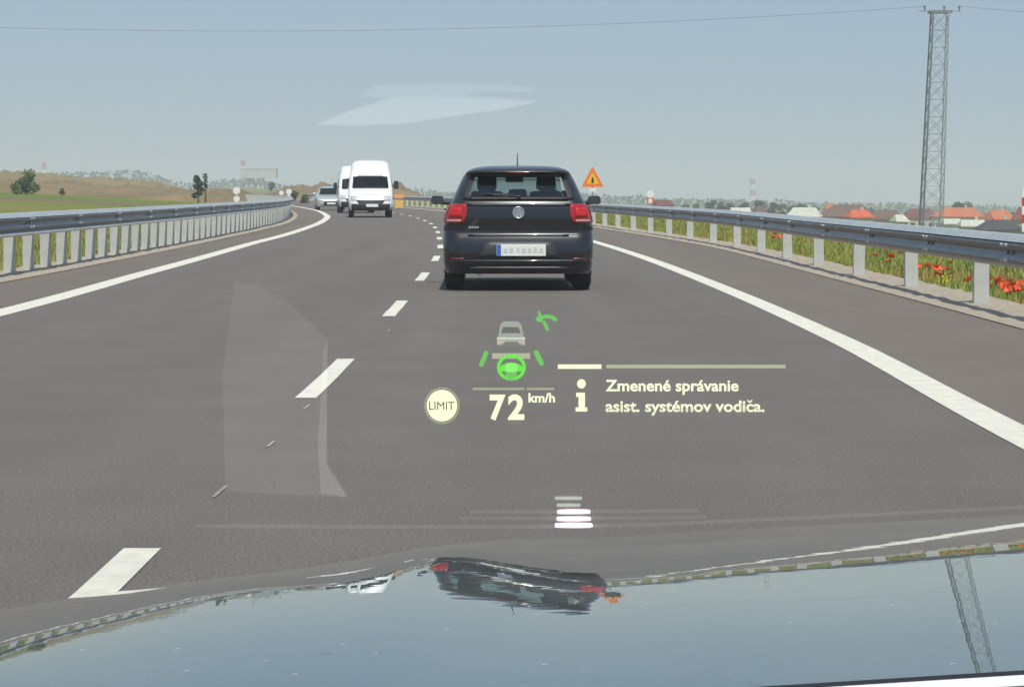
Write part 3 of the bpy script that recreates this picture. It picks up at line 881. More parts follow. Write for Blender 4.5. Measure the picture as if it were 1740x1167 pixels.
# yellow-orange board beyond the vans
Yb = 150; xb = at(678, Yb); zg = terrain_z(xb, Yb)
s = empty('barrier_board', (xb, Yb, 0), 0, label='orange and yellow work-zone board beside the right edge of the nearer van', cat='barrier')
MB().box((0, 0, .82), (.62, .05, .26)).build('upper_board', mat('work orange', (.85, .38, .10), .5), s)
MB().box((0, 0, .34), (.50, .05, .52)).build('lower_board', mat('work yellow', (.80, .50, .12), .5), s)
MB().box((0, .05, .45), (.08, .05, .9)).build('stand', M_POLE, s)

# ------------------------------------------------------------------ lattice tower and overhead lines
Yt = 340
xt0 = at(1580, Yt); zt0 = terrain_z(xt0, Yt)
tower = empty('pylon', (xt0, Yt, zt0), 0, label='tall grey steel lattice pylon rising right of the road behind the houses', cat='pylon')
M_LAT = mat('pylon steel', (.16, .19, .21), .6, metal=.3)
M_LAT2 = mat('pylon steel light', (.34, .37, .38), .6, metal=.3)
ztop = zat(22, Yt)-zt0
lean = math.tan(TILT)*1.6
hw0, hw1 = 1.50, 1.12
def corner(sx, sy, t):
    h = hw0+(hw1-hw0)*t; return Vector((lean*ztop*t+sx*h, sy*h, ztop*t))
NS = 14
for sx in (-1, 1):
    for sy in (-1, 1):
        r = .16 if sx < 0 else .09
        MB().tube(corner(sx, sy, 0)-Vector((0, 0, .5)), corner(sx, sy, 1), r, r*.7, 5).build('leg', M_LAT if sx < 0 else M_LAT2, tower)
for k in range(NS):
    mb = MB(); t0, t1 = k/NS, (k+1)/NS
    C4 = [(-1, -1), (1, -1), (1, 1), (-1, 1)]
    for i in range(4):
        a, b = C4[i], C4[(i+1) % 4]
        mb.tube(corner(*a, t0), corner(*b, t1), .055, n=4); mb.tube(corner(*b, t0), corner(*a, t1), .055, n=4)
        mb.tube(corner(*a, t1), corner(*b, t1), .05, n=4)
    mb.build('bracing', M_LAT2, tower)
tx = lean*ztop
mb = MB(); mb.box((tx, 0, ztop+.1), (3.2, 2.2, .35)); mb.build('crosshead', M_LAT, tower)
for x0 in (-2.2, 0.6, 2.8):
    mb = MB(); mb.tube((tx+x0, 0, ztop+.2), (tx+x0, 0, ztop+.75), .12); mb.tube((tx+x0, 0, ztop+.75), (tx+x0, 0, ztop+.95), .2)
    mb.build('insulator', M_LAT, tower)
mb = MB(); mb.box((tx, 0, ztop+.2), (6.0, .2, .16)); mb.build('crossarm', M_LAT2, tower)
tx0, _, tz0 = tower.location
top_w = Vector((tx0+tx, Yt, tz0+ztop+.9))
def cable(a, b, sag, label, r=.032):
    mb = MB(); n = 30; P = []
    a, b = Vector(a), Vector(b)
    for i in range(n+1):
        t = i/n; p = a.lerp(b, t); p.z -= sag*4*t*(1-t); P.append(p)
    for p, q in zip(P, P[1:]): mb.tube(p, q, r, n=4, cap=False)
    o = mb.build('overhead_cable', mat('cable', (.10, .11, .12), .5), None)
    tag(o, label, 'cable')
    return o
cable(top_w+Vector((-2.2, 0, 0)), (at(-160, 360), 360, zat(42, 360)), 2.1, 'thin overhead cable crossing the whole sky to the left of the pylon')
cable(top_w+Vector((2.8, 0, 0)), (at(2300, 330), 330, zat(55, 330)), .3, 'short run of overhead cable leaving the pylon to the right')

# ------------------------------------------------------------------ chimneys and works on the horizon
def chimney(px, ytop, ybase, Y, r, label, bands):
    x = at(px, Y); z1 = zat(ytop, Y); zg = terrain_z(x, Y)
    c = empty('chimney', (x, Y, zg), 0, label=label, cat='chimney', group='distant striped chimneys')
    H = z1-zg; vis = zat(ytop, Y)-zat(ybase, Y)
    mr = mat('chimney red', (.42, .10, .08), .8); mw = mat('chimney white', (.75, .74, .72), .8)
    z = H; k = 0; step = vis/bands
    while z > 0 and k < 14:
        z2 = max(0, z-step) if k < bands else 0
        MB().tube((0, 0, z2), (0, 0, z), r*(1+.004*(H-z2)), r*(1+.004*(H-z)), 14).build('red_band' if k % 2 == 0 else 'white_band', mr if k % 2 == 0 else mw, c)
        if k >= bands: break
        z = z2; k += 1
    return c
chimney(1279, 304, 342, 2600, 3.0, 'distant red and white striped chimney above the trees on the right', 4)
chimney(75, 276, 300, 2400, 2.3, 'distant faded chimney just right of the large bush at far left', 2)
chimney(413, 273, 292, 2300, 2.2, 'distant faded chimney above the left end of the pale works', 2)
Yf = 1500
def zz(py): return zat(py, Yf)
fx = at(436, Yf); zg = terrain_z(fx, Yf)
fac = empty('factory', (fx, Yf, zg), 0, label='large pale industrial works hazy on the horizon left of the vans', cat='factory')
M_FAC = mat('pale cladding', (.50, .53, .48), .8, noise_amt=.1, scale=.1)
M_FAC2 = mat('pale pinkish cladding', (.45, .40, .38), .8, noise_amt=.1, scale=.1)
bz0, bz1 = zz(303)-zg, zz(288)-zg
MB().box((1.5, 0, (bz0+bz1)/2), (23, 12, bz1-bz0)).build('upper_hall', M_FAC, fac)
MB().box((1.5, 0, bz1+.2), (23.4, 12.4, .5)).build('roof', M_FAC2, fac)
for i, (px, w) in enumerate(((420, 3.0), (429, 3.6), (440, 2.6), (447, 2.4))):
    h = bz0-.05
    MB().tube((at(px, Yf)-fx, -2, 0), (at(px, Yf)-fx, -2, h), w/2, n=14).build('silo', M_FAC2 if i % 2 else M_FAC, fac)
MB().box((-1, 3, bz0*.35), (22, 8, bz0*.7)).build('lower_hall', M_FAC2, fac)

# ------------------------------------------------------------------ village on the right
def roof_mat(name, c):
    return mat(name, c, .85, noise_amt=.28, scale=1.3, bump=.4, bscale=6)
ROOFS = {'orange': roof_mat('orange roof tiles', (.50, .15, .06)), 'red': roof_mat('red roof tiles', (.62, .10, .035)), 'brown': roof_mat('brown roof tiles', (.15, .085, .065)),
         'dark': roof_mat('dark roof tiles', (.055, .048, .055)), 'pale': roof_mat('pale sheet roof', (.55, .56, .46)), 'rust': roof_mat('dark red roof', (.16, .045, .04))}
M_WALLS = [mat('cream render', (.55, .48, .36), .9, noise_amt=.08), mat('white render', (.66, .66, .60), .9, noise_amt=.06), mat('grey render', (.40, .38, .35), .9, noise_amt=.08)]
M_WIN = mat('dark window', (.03, .035, .04), .2)
def house(x0, x1, yr, ye, Y, roof, wall, label, hip=0.25, depth=9, wins=3, rz=0.0, chim=True, cat='house'):
    """roof ridge seen at photo height yr, eaves at ye"""
    xa, xb = at(x0, Y), at(x1, Y); zr, ze = zat(yr, Y), zat(ye, Y); cx = (xa+xb)/2; w = xb-xa
    zg = min(terrain_z(cx, Y), ze-2.4)
    h = empty('house', (cx, Y+depth/2, zg), rz, label=label, cat=cat, group='houses of the village on the right')
    hr, he = zr-zg, ze-zg; W = w/2; D = depth/2
    MB().box((0, 0, he/2), (w-.7, depth-.7, he)).build('wall', wall, h)
    k = min(.98, hip*2)*W
    v = [(-W, -D, he), (W, -D, he), (W, D, he), (-W, D, he), (-W+k, 0, hr), (W-k, 0, hr), (-W, -D, he-.16), (W, -D, he-.16), (W, D, he-.16), (-W, D, he-.16)]
    f = [(0, 1, 5, 4), (1, 2, 5), (2, 3, 4, 5), (3, 0, 4), (6, 7, 1, 0), (7, 8, 2, 1), (8, 9, 3, 2), (9, 6, 0, 3), (9, 8, 7, 6)]
    rf = link_mesh('roof', v, f, ROOFS[roof], h)
    if chim:
        MB().box((W*.3, .4, hr-.1), (.5, .5, 1.2)).build('chimney_stack', M_WALLS[0], rf)
    ww = (w-.7)/(wins+.5)
    for i in range(wins):
        xx = -(w-.7)/2+ww*(i+.75)
        wn_ = MB().box((xx, -(depth-.7)/2-.02, he*.62), (min(1.1, ww*.5), .05, 1.0)).build('window', M_WIN, h)
        MB().box((xx, -(depth-.7)/2-.04, he*.62-.56), (min(1.3, ww*.6), .12, .06)).build('sill', M_WALLS[1], wn_)
    MB().box((0, -(depth-.7)/2-.02, 1.02), (.95, .06, 2.04)).build('door', mat('brown door', (.12, .07, .04), .6), h)
    return h
V = [
 (1112, 1145, 340, 349, 420, 'rust', 2, 'low dark red roofed building just right of the white topped marker', .1, 7, 2),
 (1243, 1278, 353, 360, 380, 'pale', 0, 'small cream building low behind the rail, below the striped chimney', .05, 6, 2),
 (1284, 1304, 350, 361, 460, 'brown', 2, 'small brown gabled hut right of the cream building', .3, 6, 1),
 (1345, 1405, 353, 368, 430, 'pale', 1, 'wide pale sheet-roofed hall at the left end of the village', .18, 14, 4),
 (1396, 1500, 348, 368, 470, 'brown', 2, 'big brown tiled roof left of the bright red one', .28, 12, 5),
 (1404, 1424, 347, 356, 520, 'orange', 0, 'orange roof top peeping over the big brown roof', .2, 8, 2),
 (1444, 1486, 357, 369, 440, 'red', 0, 'bright red orange roof between two brown roofs', .2, 9, 2),
 (1482, 1545, 357, 372, 450, 'brown', 0, 'brown roofed house left of the pylon foot with a cream gable', .25, 10, 3),
 (1522, 1546, 365, 376, 400, 'pale', 0, 'small cream house directly left of the pylon', .2, 7, 1),
 (1540, 1600, 355, 370, 520, 'rust', 0, 'dull red roof standing behind the pylon legs', .2, 9, 3),
 (1592, 1682, 353, 368, 480, 'orange', 1, 'long orange tiled roof under the round green tree', .22, 12, 4),
 (1600, 1640, 372, 380, 380, 'pale', 1, 'small pale outbuilding in front of the long orange roof', .1, 6, 2),
 (1636, 1684, 374, 384, 360, 'pale', 0, 'cream lean-to roof in front of the orange roofs', .1, 7, 2),
 (1682, 1728, 358, 374, 470, 'orange', 0, 'orange roof near the right edge of the view', .2, 10, 2),
 (1690, 1712, 370, 381, 400, 'red', 0, 'small light red roof in front of the right-hand orange roof', .2, 7, 1),
 (1672, 1745, 374, 390, 340, 'dark', 2, 'dark slate-coloured roof at the right edge, nearest the rail', .25, 9, 3),
 (1728, 1800, 352, 374, 430, 'rust', 2, 'dark red roof cut by the right edge of the photo', .2, 10, 3),
]
for (x0, x1, yr, ye, Y, rf, wl, lab, hip, dep, nw) in V:
    house(x0, x1, yr, ye, Y, rf, M_WALLS[wl], lab, hip, dep, nw, rz=random.uniform(-.25, .25), chim=(x1-x0 > 40))

# ------------------------------------------------------------------ trees and bushes
def leaf_mat(name, a, b):
    m = mat(name, a, .8, col2=b, scale=1.2); return m
L1 = leaf_mat('mid green leaves', (.035, .07, .02), (.09, .14, .04))
L2 = leaf_mat('dark leaves', (.02, .045, .02), (.05, .09, .035))
M_BARK = mat('bark', (.09, .07, .05), .9, noise_amt=.2)
def tree(name, x, Y, h, w, label, cat='tree', leaf=None, n=900, ls=.16, group=None, trunk=True, lobes=9, zg=None, squash=1.0):
    zg = terrain_z(x, Y) if zg is None else zg
    t = empty(name, (x, Y, zg), 0, label=label, cat=cat, group=group)
    mb = MB()
    base = .28*h if trunk else .04*h
    mb.tube((0, 0, -.2), (0, 0, base+.25*h), .035*h, .02*h, 7)
    L = []
    for i in range(lobes):
        a = random.uniform(0, 6.28); r = random.uniform(.1, .62)*w/2; zc = random.uniform(base+.15*h, h*.84)
        if not trunk: zc = random.uniform(.15*h, .8*h); r *= 1.25-zc/h*.6
        c = Vector((math.cos(a)*r, math.sin(a)*r, zc)); L.append((c, random.uniform(.16, .30)*w*(1.0 if trunk else 1.0)))
        mb.tube((0, 0, base+.02*h), c, .012*h, .005*h, 5)
    mb.build('trunk', M_BARK, t)
    vs = []; fs = []
    for i in range(n):
        c, r = random.choice(L)
        d = Vector((random.gauss(0, 1), random.gauss(0, 1), random.gauss(0, 1))).normalized()*r*random.uniform(.45, 1.05)
        d.z *= .8*squash
        p = c+d
        if p.z < .03*h: p.z = .03*h
        u = Vector((random.gauss(0, 1), random.gauss(0, 1), random.gauss(0, 1))).normalized(); v = u.orthogonal().normalized()
        s = ls*random.uniform(.6, 1.5); k = len(vs)
        vs += [p-u*s, p+v*s*.6, p+u*s, p-v*s*.6]; fs.append((k, k+1, k+2, k+3))
    link_mesh('crown' if trunk else 'foliage', vs, fs, leaf or L1, t)
    return t
def tree_px(name, px, ytop, ybase, wpx, Y, label, **k):
    x = at(px, Y); zt = zat(ytop, Y); zb_ = zat(ybase, Y); zg = min(zb_, terrain_z(x, Y)+.3)
    if terrain_z(x, Y) < zb_-1.5: zg = terrain_z(x, Y)
    return tree(name, x, Y, zt-zg, wpx*Y/F, label, zg=zg, **k)
tree_px('bush', 46, 283, 330, 44, 215, 'tall dark bush at far left on the earth bank', cat='bush', trunk=False, leaf=L1, n=1500, ls=.11, lobes=14)
tree_px('bush', 28, 312, 331, 26, 205, 'low yellow green bush at the left foot of the tall bush', cat='bush', trunk=False, leaf=leaf_mat('yellow green leaves', (.09, .12, .03), (.16, .18, .05)), n=500, ls=.09)
tree_px('bush', 106, 320, 331, 13, 210, 'small dark shrub between the two tall bushes', cat='bush', trunk=False, leaf=L2, n=300, ls=.08)
tree_px('young_tree', 337, 292, 340, 22, 190, 'slim young tree on the left, next to the round white sign', cat='tree', trunk=False, leaf=L2, n=1000, ls=.09, lobes=12)
tree_px('young_tree', 349, 289, 335, 14, 200, 'wispy leaning sapling touching the slim young tree', cat='tree', trunk=True, leaf=L1, n=160, ls=.08)
tree_px('tree', 461, 308, 332, 12, 600, 'small bluish tree at the right end of the pale works', trunk=True, leaf=L2, n=400, ls=.25)
tree_px('tree', 1636, 338, 372, 44, 520, 'round green tree rising above the long orange roof', trunk=True, leaf=L1, n=1800, ls=.28, lobes=14)
tree_px('tree', 1718, 352, 372, 22, 500, 'smaller dark tree behind the right-hand orange roof', trunk=True, leaf=L2, n=500, ls=.28)
rt = [(1165, 345, 26), (1185, 344, 22), (1204, 337, 30), (1222, 342, 24), (1240, 338, 30), (1262, 341, 24), (1290, 337, 40), (1312, 340, 26), (1328, 343, 24), (1344, 346, 20), (1362, 344, 22), (1385, 349, 18), (1462, 350, 26), (1480, 351, 22), (1500, 352, 24), (1520, 354, 24), (1545, 356, 24), (1568, 354, 24)]
names = ['first dark tree of the row right of the marker', 'second dark tree of the row, low and flat', 'tall rounded tree left of the middle of the row', 'narrow gap-filling tree before the middle of the row', 'rounded tree left of the chimney base', 'lower tree directly left of the chimney', 'broad tree standing below the striped chimney', 'tree directly right of the broad one below the chimney', 'thin tree above the small brown hut', 'low tree left of the pale hall', 'dark tree touching the pale hall roof', 'small tree over the ridge of the pale hall', 'dark tree behind the bright red roof', 'dark tree right of the bright red roof', 'dark tree above the house left of the pylon', 'low dark tree close to the pylon on its left', 'dark tree behind the pylon legs', 'dark tree right behind the pylon']
for (px, yt, w), lab in zip(rt, names):
    tree_px('tree', px, yt, yt+22, w, 640, lab, leaf=L2, n=500, ls=.34, lobes=8, group='trees along the village skyline')

# far woods: a long low belt nobody could count
def wood(x0, x1, Y, h, seed, name='distant_wood'):
    random.seed(seed)
    vs = []; fs = []
    n = int((x1-x0)/4.0)
    for i in range(n):
        X = x0+(x1-x0)*(i+random.random())/n; zg = terrain_z(X, Y)
        hh = h*(1+.5*noise.noise(Vector((X*.012, seed, 0)))+.3*noise.noise(Vector((X*.05, seed, 0))))
        for k in range(20):
            p = Vector((X+random.uniform(-4, 4), Y+random.uniform(-12, 12), zg+random.uniform(0, hh)))
            s = random.uniform(.9, 2.0); u = Vector((random.gauss(0, 1), random.gauss(0, 1), random.gauss(0, 1))).normalized()*s; v = u.orthogonal().normalized()*s*.8
            b = len(vs); vs += [p-u, p+v, p+u, p-v]; fs.append((b, b+1, b+2, b+3))
    o = link_mesh(name, vs, fs, L2); tag(o, 'low hazy belt of woodland along the horizon', 'woodland', kind='stuff'); return o
w1 = wood(-700, -20, 1800, 7, 3); w1['label'] = 'hazy belt of woodland on the left horizon'
w2 = wood(-60, 620, 1650, 6.0, 5); w2['label'] = 'hazy belt of woodland on the right horizon'
random.seed(11)
# green scrub on the banks near the curve
tree_px('bush', 500, 322, 340, 16, 230, 'green bush at the inside of the far bend beside the small round sign', cat='bush', trunk=False, leaf=L1, n=400, ls=.1)
tree_px('bush', 520, 330, 345, 22, 220, 'low green scrub below the earth heaps by the bend', cat='bush', trunk=False, leaf=L1, n=400, ls=.1)

# ------------------------------------------------------------------ verge plants: grass (stuff) and poppies (counted)
def grass(name, tabs, a, b, y0, y1, n, hmin, hmax, m, label, seed):
    random.seed(seed); vs = []; fs = []
    for i in range(n):
        Y = y0+(y1-y0)*random.random()**1.4
        off = a+(b-a)*random.random()**1.3
        X = line(tabs, Y)+off
        if noise.noise(Vector((X*.4, Y*.25, seed))) < -.25: continue
        h = random.uniform(hmin, hmax)*(1+.6*noise.noise(Vector((X*.3, Y*.2, seed+2)))); w = random.uniform(.006, .014)*(1+Y/40)
        t = random.uniform(0, 6.28); u = Vector((math.cos(t), math.sin(t), 0))*w; l = Vector((random.gauss(0, .25), random.gauss(0, .25), 1))*h
        p = Vector((X, Y, terrain_z(X, Y)-.02)); k = len(vs)
        vs += [p-u, p+u, p+l*.6+u*.7+Vector((0, 0, 0)), p+l]; fs += [(k, k+1, k+2), (k, k+2, k+3)]
    o = link_mesh(name, vs, fs, m); tag(o, label, 'grass', kind='stuff'); return o
G1 = mat('fresh grass', (.19, .27, .04), .8, col2=(.32, .36, .07), scale=.5)
G2 = mat('dry weeds', (.34, .22, .07), .9, col2=(.32, .30, .08), scale=.4)
grass('grass', OFF_RP, .65, 9, 16, 120, 80000, .05, .18, G1, 'green grass on the verge behind the right guardrail', 3)
grass('weeds', OFF_RP, .55, 4.5, 16, 120, 11000, .06, .22, G2, 'dry yellow brown weeds along the foot of the right guardrail', 4)
grass('grass', OFF_LP, -.6, -9, 24, 140, 42000, .05, .20, G1, 'green grass behind the left guardrail', 5)
grass('weeds', OFF_LP, -.5, -5, 24, 140, 14000, .06, .24, G2, 'dry weeds along the foot of the left guardrail', 6)
random.seed(21)
M_POP = mat('poppy petals', (.80, .085, .02), .6); M_STEM = mat('poppy stem', (.10, .16, .04), .8)
M_RAPE = mat('yellow blossom', (.60, .55, .03), .7)
heads = None
def poppy_mesh():
    vs = []; fs = []
    for k in range(5):
        a = k*2*math.pi/5; d = Vector((math.cos(a), math.sin(a), 0)); s = Vector((-d.y, d.x, 0)); b = len(vs)
        vs += [Vector((0, 0, 0)), d*.035-s*.028+Vector((0, 0, .02)), d*.062-s*.02+Vector((0, 0, .045)), d*.062+s*.02+Vector((0, 0, .045)), d*.035+s*.028+Vector((0, 0, .02))]
        fs.append((b, b+1, b+2, b+3, b+4))
    return vs, fs
psrc = None
spots = []
def behind_rail(px, py, extra):
    Y = 25.0
    for _ in range(12): Y = (line(OFF_RP, Y)+.75+extra)*F/(px-HX)
    X = line(OFF_RP, Y)+.75+extra
    return X, Y, zat(py, Y)
cl = [(1700, 490, 13, 'between the nearest post and the right edge, upper part of the cluster'), (1722, 498, 15, 'in the thick cluster right of the nearest post'), (1712, 508, 12, 'low in the cluster right of the nearest post'), (1732, 512, 10, 'at the right edge of the photo'),
      (1588, 452, 11, 'just right of the second nearest post'), (1604, 460, 6, 'beside the yellow flowers, right of the second nearest post'), (1512, 438, 5, 'right of the third nearest post'), (1538, 442, 3, 'left of the second nearest post'), (1320, 402, 5, 'beside the sixth nearest post, farthest of all'),
      (1655, 486, 5, 'just left of the nearest post'), (1492, 434, 3, 'touching the third nearest post on its right'), (1560, 448, 5, 'touching the second nearest post on its left'), (1630, 476, 3, 'halfway between the two nearest posts')]
for (px, py, c, where) in cl:
    ex = random.uniform(.0, .5)
    for i in range(max(2, int(c*.65))):
        spots.append(behind_rail(px+random.gauss(0, 13), py+random.gauss(0, 8), ex+random.uniform(0, .35))+(where,))
psrc_h = psrc_s = None
for i, (X, Y, zh, where) in enumerate(spots):
    zg = terrain_z(X, Y)
    rt_ = empty('poppy', (X, Y, zg), random.uniform(0, 6), label='red poppy '+where, cat='flower', group='red poppies on the right verge')
    hh = max(.10, min(.6, zh-zg))
    if psrc_h is None:
        v, f = poppy_mesh(); psrc_h = link_mesh('flower_head', v, f, M_POP, rt_); psrc_s = MB().tube((0, 0, -.38), (0, 0, 0), .006, n=4).build('stem', M_STEM, rt_)
        hs, ss = psrc_h, psrc_s
    else:
        hs = share('flower_head', psrc_h, rt_); ss = share('stem', psrc_s, rt_)
    hs.location = (0, 0, hh); ss.location = (0, 0, hh)
    hs.rotation_euler = (R(random.uniform(-50, 60)), R(random.uniform(-40, 40)), 0); k = random.uniform(.55, .95); hs.scale = (k, k, k)
mb = MB()
for i in range(70):
    X, Y, z = behind_rail(random.gauss(1603, 8), random.gauss(482, 9), random.uniform(.05, .4)); mb.ball((X, Y, max(z, terrain_z(X, Y)+.05)), .014, 5, 3)
o = mb.build('yellow_flowers', M_RAPE); tag(o, 'patch of small yellow flowers right of the second nearest post on the right', 'flowers', kind='stuff')

# ------------------------------------------------------------------ our own car: bonnet, windscreen, dashboard
own = empty('own_car', (0, 0, 0), 0, label='glossy dark bonnet and windscreen of the car we sit in, filling the foreground', cat='car')
YH = [(-900, 1500), (-300, 1240), (0, 1110), (160, 1062), (320, 1022), (430, 1003), (590, 990), (650, 972), (715, 952), (790, 953), (880, 976), (960, 990), (1030, 997), (1250, 980), (1500, 962), (1740, 943), (2100, 925), (2700, 920)]
YS = [(-900, 1330), (-300, 1110), (0, 1030), (120, 1012), (320, 986), (500, 965), (620, 946), (800, 917), (1100, 893), (1740, 863), (2100, 850), (2700, 850)]
def yrear(px): return 1200-(px-900)*.062 if px > 900 else 1200
cols = []
D0, D1, ND = 1.0, 2.9, 130
PX = [-900+ i*25 for i in range(int(3600/25)+1)]
for px in PX:
    u = (px-HX)/F
    ab = (yrear(px)-HY)/F; ah = (interp(YH, px)-HY)/F; as_ = (interp(YS, px)-HY)/F
    eb = .072+.020*sst(1450, 1150, px) if px > 900 else .092+.035*sst(150, 450, px)*sst(800, 600, px)
    tb = (ab-eb)/2; th = ah/2; ts = as_*1.03
    def theta(a, ab=ab, ah=ah, as_=as_, tb=tb, th=th, ts=ts):
        if a > ab: return tb
        if a > ah: t = (ab-a)/(ab-ah); return tb+(th-tb)*t
        t = (ah-a)/(ah-as_); return th+(ts-th)*t
    z = EYE-ab*D0; d = D0; col = []; th_prev = tb; over = False; n = 8
    col.append((u*d, d, z))
    for i in range(ND):
        for j in range(n):
            h = (D1-D0)/ND/n
            a = (EYE-z)/d
            if not over:
                t_ = theta(a)
                if t_ < th_prev: t_ = th_prev
                th_prev = t_
                if a-t_ < .0006: over = True; d_over = d
            else: t_ = th_prev+(d-d_over)*.55
            z -= t_*h; d += h
        col.append((u*d, d, z))
    cols.append(col)
# light smoothing across the panel so that the pressing stays fair
Z = [[c[i][2] for i in range(ND+1)] for c in cols]
for it in range(3):
    Z2 = [r[:] for r in Z]
    for a in range(1, len(Z)-1):
        for i in range(ND+1): Z2[a][i] = .25*Z[a-1][i]+.5*Z[a][i]+.25*Z[a+1][i]
    Z = Z2
vs = []; fs = []
for a, c in enumerate(cols):
    for i in range(ND+1): vs.append((c[i][0], c[i][1], Z[a][i]))
N1 = ND+1
for a in range(len(cols)-1):
    for i in range(ND): k = a*N1+i; fs.append((k, k+N1, k+N1+1, k+1))
def bonnet_mat():
    m = bpy.data.materials.new('bonnet paint'); m.use_nodes = True
    nt = m.node_tree; b = nt.nodes['Principled BSDF']
    b.inputs['Base Color'].default_value = (.05, .17, .22, 1); b.inputs['Metallic'].default_value = .85; b.inputs['Roughness'].default_value = .008
    b.inputs['Coat Weight'].default_value = .35; b.inputs['Coat Roughness'].default_value = .0
    tc = nt.nodes.new('ShaderNodeTexCoord')
    v = nt.nodes.new('ShaderNodeTexVoronoi'); v.inputs['Scale'].default_value = 60; nt.links.new(tc.outputs['Object'], v.inputs['Vector'])
    lt = nt.nodes.new('ShaderNodeMath'); lt.operation = 'LESS_THAN'; lt.inputs[1].default_value = .10; nt.links.new(v.outputs['Distance'], lt.inputs[0])
    sp = nt.nodes.new('ShaderNodeSeparateColor'); nt.links.new(v.outputs['Color'], sp.inputs[0])
    g2 = nt.nodes.new('ShaderNodeMath'); g2.operation = 'GREATER_THAN'; g2.inputs[1].default_value = .80; nt.links.new(sp.outputs[0], g2.inputs[0])
    mm = nt.nodes.new('ShaderNodeMath'); mm.operation = 'MULTIPLY'; nt.links.new(lt.outputs[0], mm.inputs[0]); nt.links.new(g2.outputs[0], mm.inputs[1])
    on = nt.nodes.new('ShaderNodeTexNoise'); on.inputs['Scale'].default_value = 22; nt.links.new(tc.outputs['Object'], on.inputs['Vector'])
    ob = nt.nodes.new('ShaderNodeBump'); ob.inputs['Strength'].default_value = .12; ob.inputs['Distance'].default_value = .0006
    nt.links.new(on.outputs['Fac'], ob.inputs['Height']); nt.links.new(ob.outputs['Normal'], b.inputs['Normal']); nt.links.new(ob.outputs['Normal'], b.inputs['Coat Normal'])
    df = nt.nodes.new('ShaderNodeBsdfDiffuse'); df.inputs['Color'].default_value = (.62, .62, .58, 1)
    # thin film of road dust
    n = nt.nodes.new('ShaderNodeTexNoise'); n.inputs['Scale'].default_value = 3; n.inputs['Detail'].default_value = 8; nt.links.new(tc.outputs['Object'], n.inputs['Vector'])
    mr = nt.nodes.new('ShaderNodeMapRange'); mr.inputs[1].default_value = .3; mr.inputs[2].default_value = .8; mr.inputs[3].default_value = .03; mr.inputs[4].default_value = .11
    nt.links.new(n.outputs['Fac'], mr.inputs[0])
    mx = nt.nodes.new('ShaderNodeMath'); mx.operation = 'MAXIMUM'; nt.links.new(mr.outputs[0], mx.inputs[0])
    ms = nt.nodes.new('ShaderNodeMath'); ms.operation = 'MULTIPLY'; ms.inputs[1].default_value = .55; nt.links.new(mm.outputs[0], ms.inputs[0]); nt.links.new(ms.outputs[0], mx.inputs[1])
    mix = nt.nodes.new('ShaderNodeMixShader'); nt.links.new(mx.outputs[0], mix.inputs[0]); nt.links.new(b.outputs[0], mix.inputs[1]); nt.links.new(df.outputs[0], mix.inputs[2])
    nt.links.new(mix.outputs[0], nt.nodes['Material Output'].inputs['Surface'])
    return m
bon = link_mesh('bonnet', vs, fs, bonnet_mat(), own, True)
bon.modifiers.new('thick', 'SOLIDIFY').thickness = .004
# rear edge of the bonnet: rubber seal and the bright wiper-scuttle strip behind it
def edge_strip(name, dpx0, dpx1, d, lift, m, parent, x0=-600, x1=2400):
    vs = []; fs = []; n = 60
    for i in range(n+1):
        px = x0+(x1-x0)*i/n; u = (px-HX)/F
        a0 = (yrear(px)+dpx0-HY)/F; a1 = (yrear(px)+dpx1-HY)/F
        X = u*d
        z0, z1 = EYE-a0*d+lift, EYE-a1*d+lift
        vs += [(X, d, z0), (X, d-.012, z1), (X, d+.02, z1-.004)]
    for i in range(n):
        for a, b in ((0, 1), (1, 2), (2, 0)): fs.append((i*3+a, i*3+b, (i+1)*3+b, (i+1)*3+a))
    return link_mesh(name, vs, fs, m, parent, False)
edge_strip('bonnet_seal', -6, 2, .985, .001, mat('rubber seal', (.012, .013, .02), .7), own)
edge_strip('scuttle_trim', 2, 20, .975, .001, mat('bright scuttle trim', (.85, .85, .83), .4, coat=.3), own)
edge_strip('scuttle_panel', 20, 90, .965, .001, M_RUB, own)

# windscreen slab
BASE = Vector((0, .95, .895)); SL = R(32)
up = Vector((0, -math.cos(SL), math.sin(SL))); nrm = Vector((0, math.sin(SL), math.cos(SL)))
vs = []; fs = []; th_ = .0002
for lay in (0, 1):
    for j in range(5):
        for i in range(7):
            x = -.72+1.44*i/6
            p = BASE+up*(j/4*.86)+Vector((x*(1-.08*j/4), 0, 0))+nrm*(lay*th_)
            vs.append(p)
for j in range(4):
    for i in range(6):
        k = j*7+i; fs.append((k, k+1, k+8, k+7)); fs.append((35+k, 35+k+7, 35+k+8, 35+k+1))
ed = list(range(7))+[7*j+6 for j in range(1, 5)]+[28+i for i in range(5, -1, -1)]+[7*j for j in range(3, 0, -1)]
for a, b in zip(ed, ed[1:]+ed[:1]): fs.append((a, a+35, b+35, b))
link_mesh('windscreen', vs, fs, glass_mat('windscreen glass', (.975, .985, .975), 1.5, .85), own, False)
# mirror image of the eye in the inner glass face: tells where a thing on the dash shows up
eye = Vector((0, 0, EYE))
def on_glass(px, py, lift=0.0):
    d = Vector(((px-HX)/F, 1, -(py-HY)/F)); t = (BASE-nrm*lift-eye).dot(nrm)/d.dot(nrm); return eye+d*t
mir = eye-nrm*2*(eye-BASE).dot(nrm)
def on_dash(px, py, z):
    p = on_glass(px, py); d = p-mir; t = (z-p.z)/d.z; return p+d*t
ZD = .845
M_DASH = mat('soft black dashboard', (.022, .022, .023), .85, noise_amt=.25, scale=60, bump=.3, bscale=300)
dash = bevel(MB().box((0, .66, ZD-.03), (1.40, .56, .06)).build('dashboard', M_DASH, own), .015)
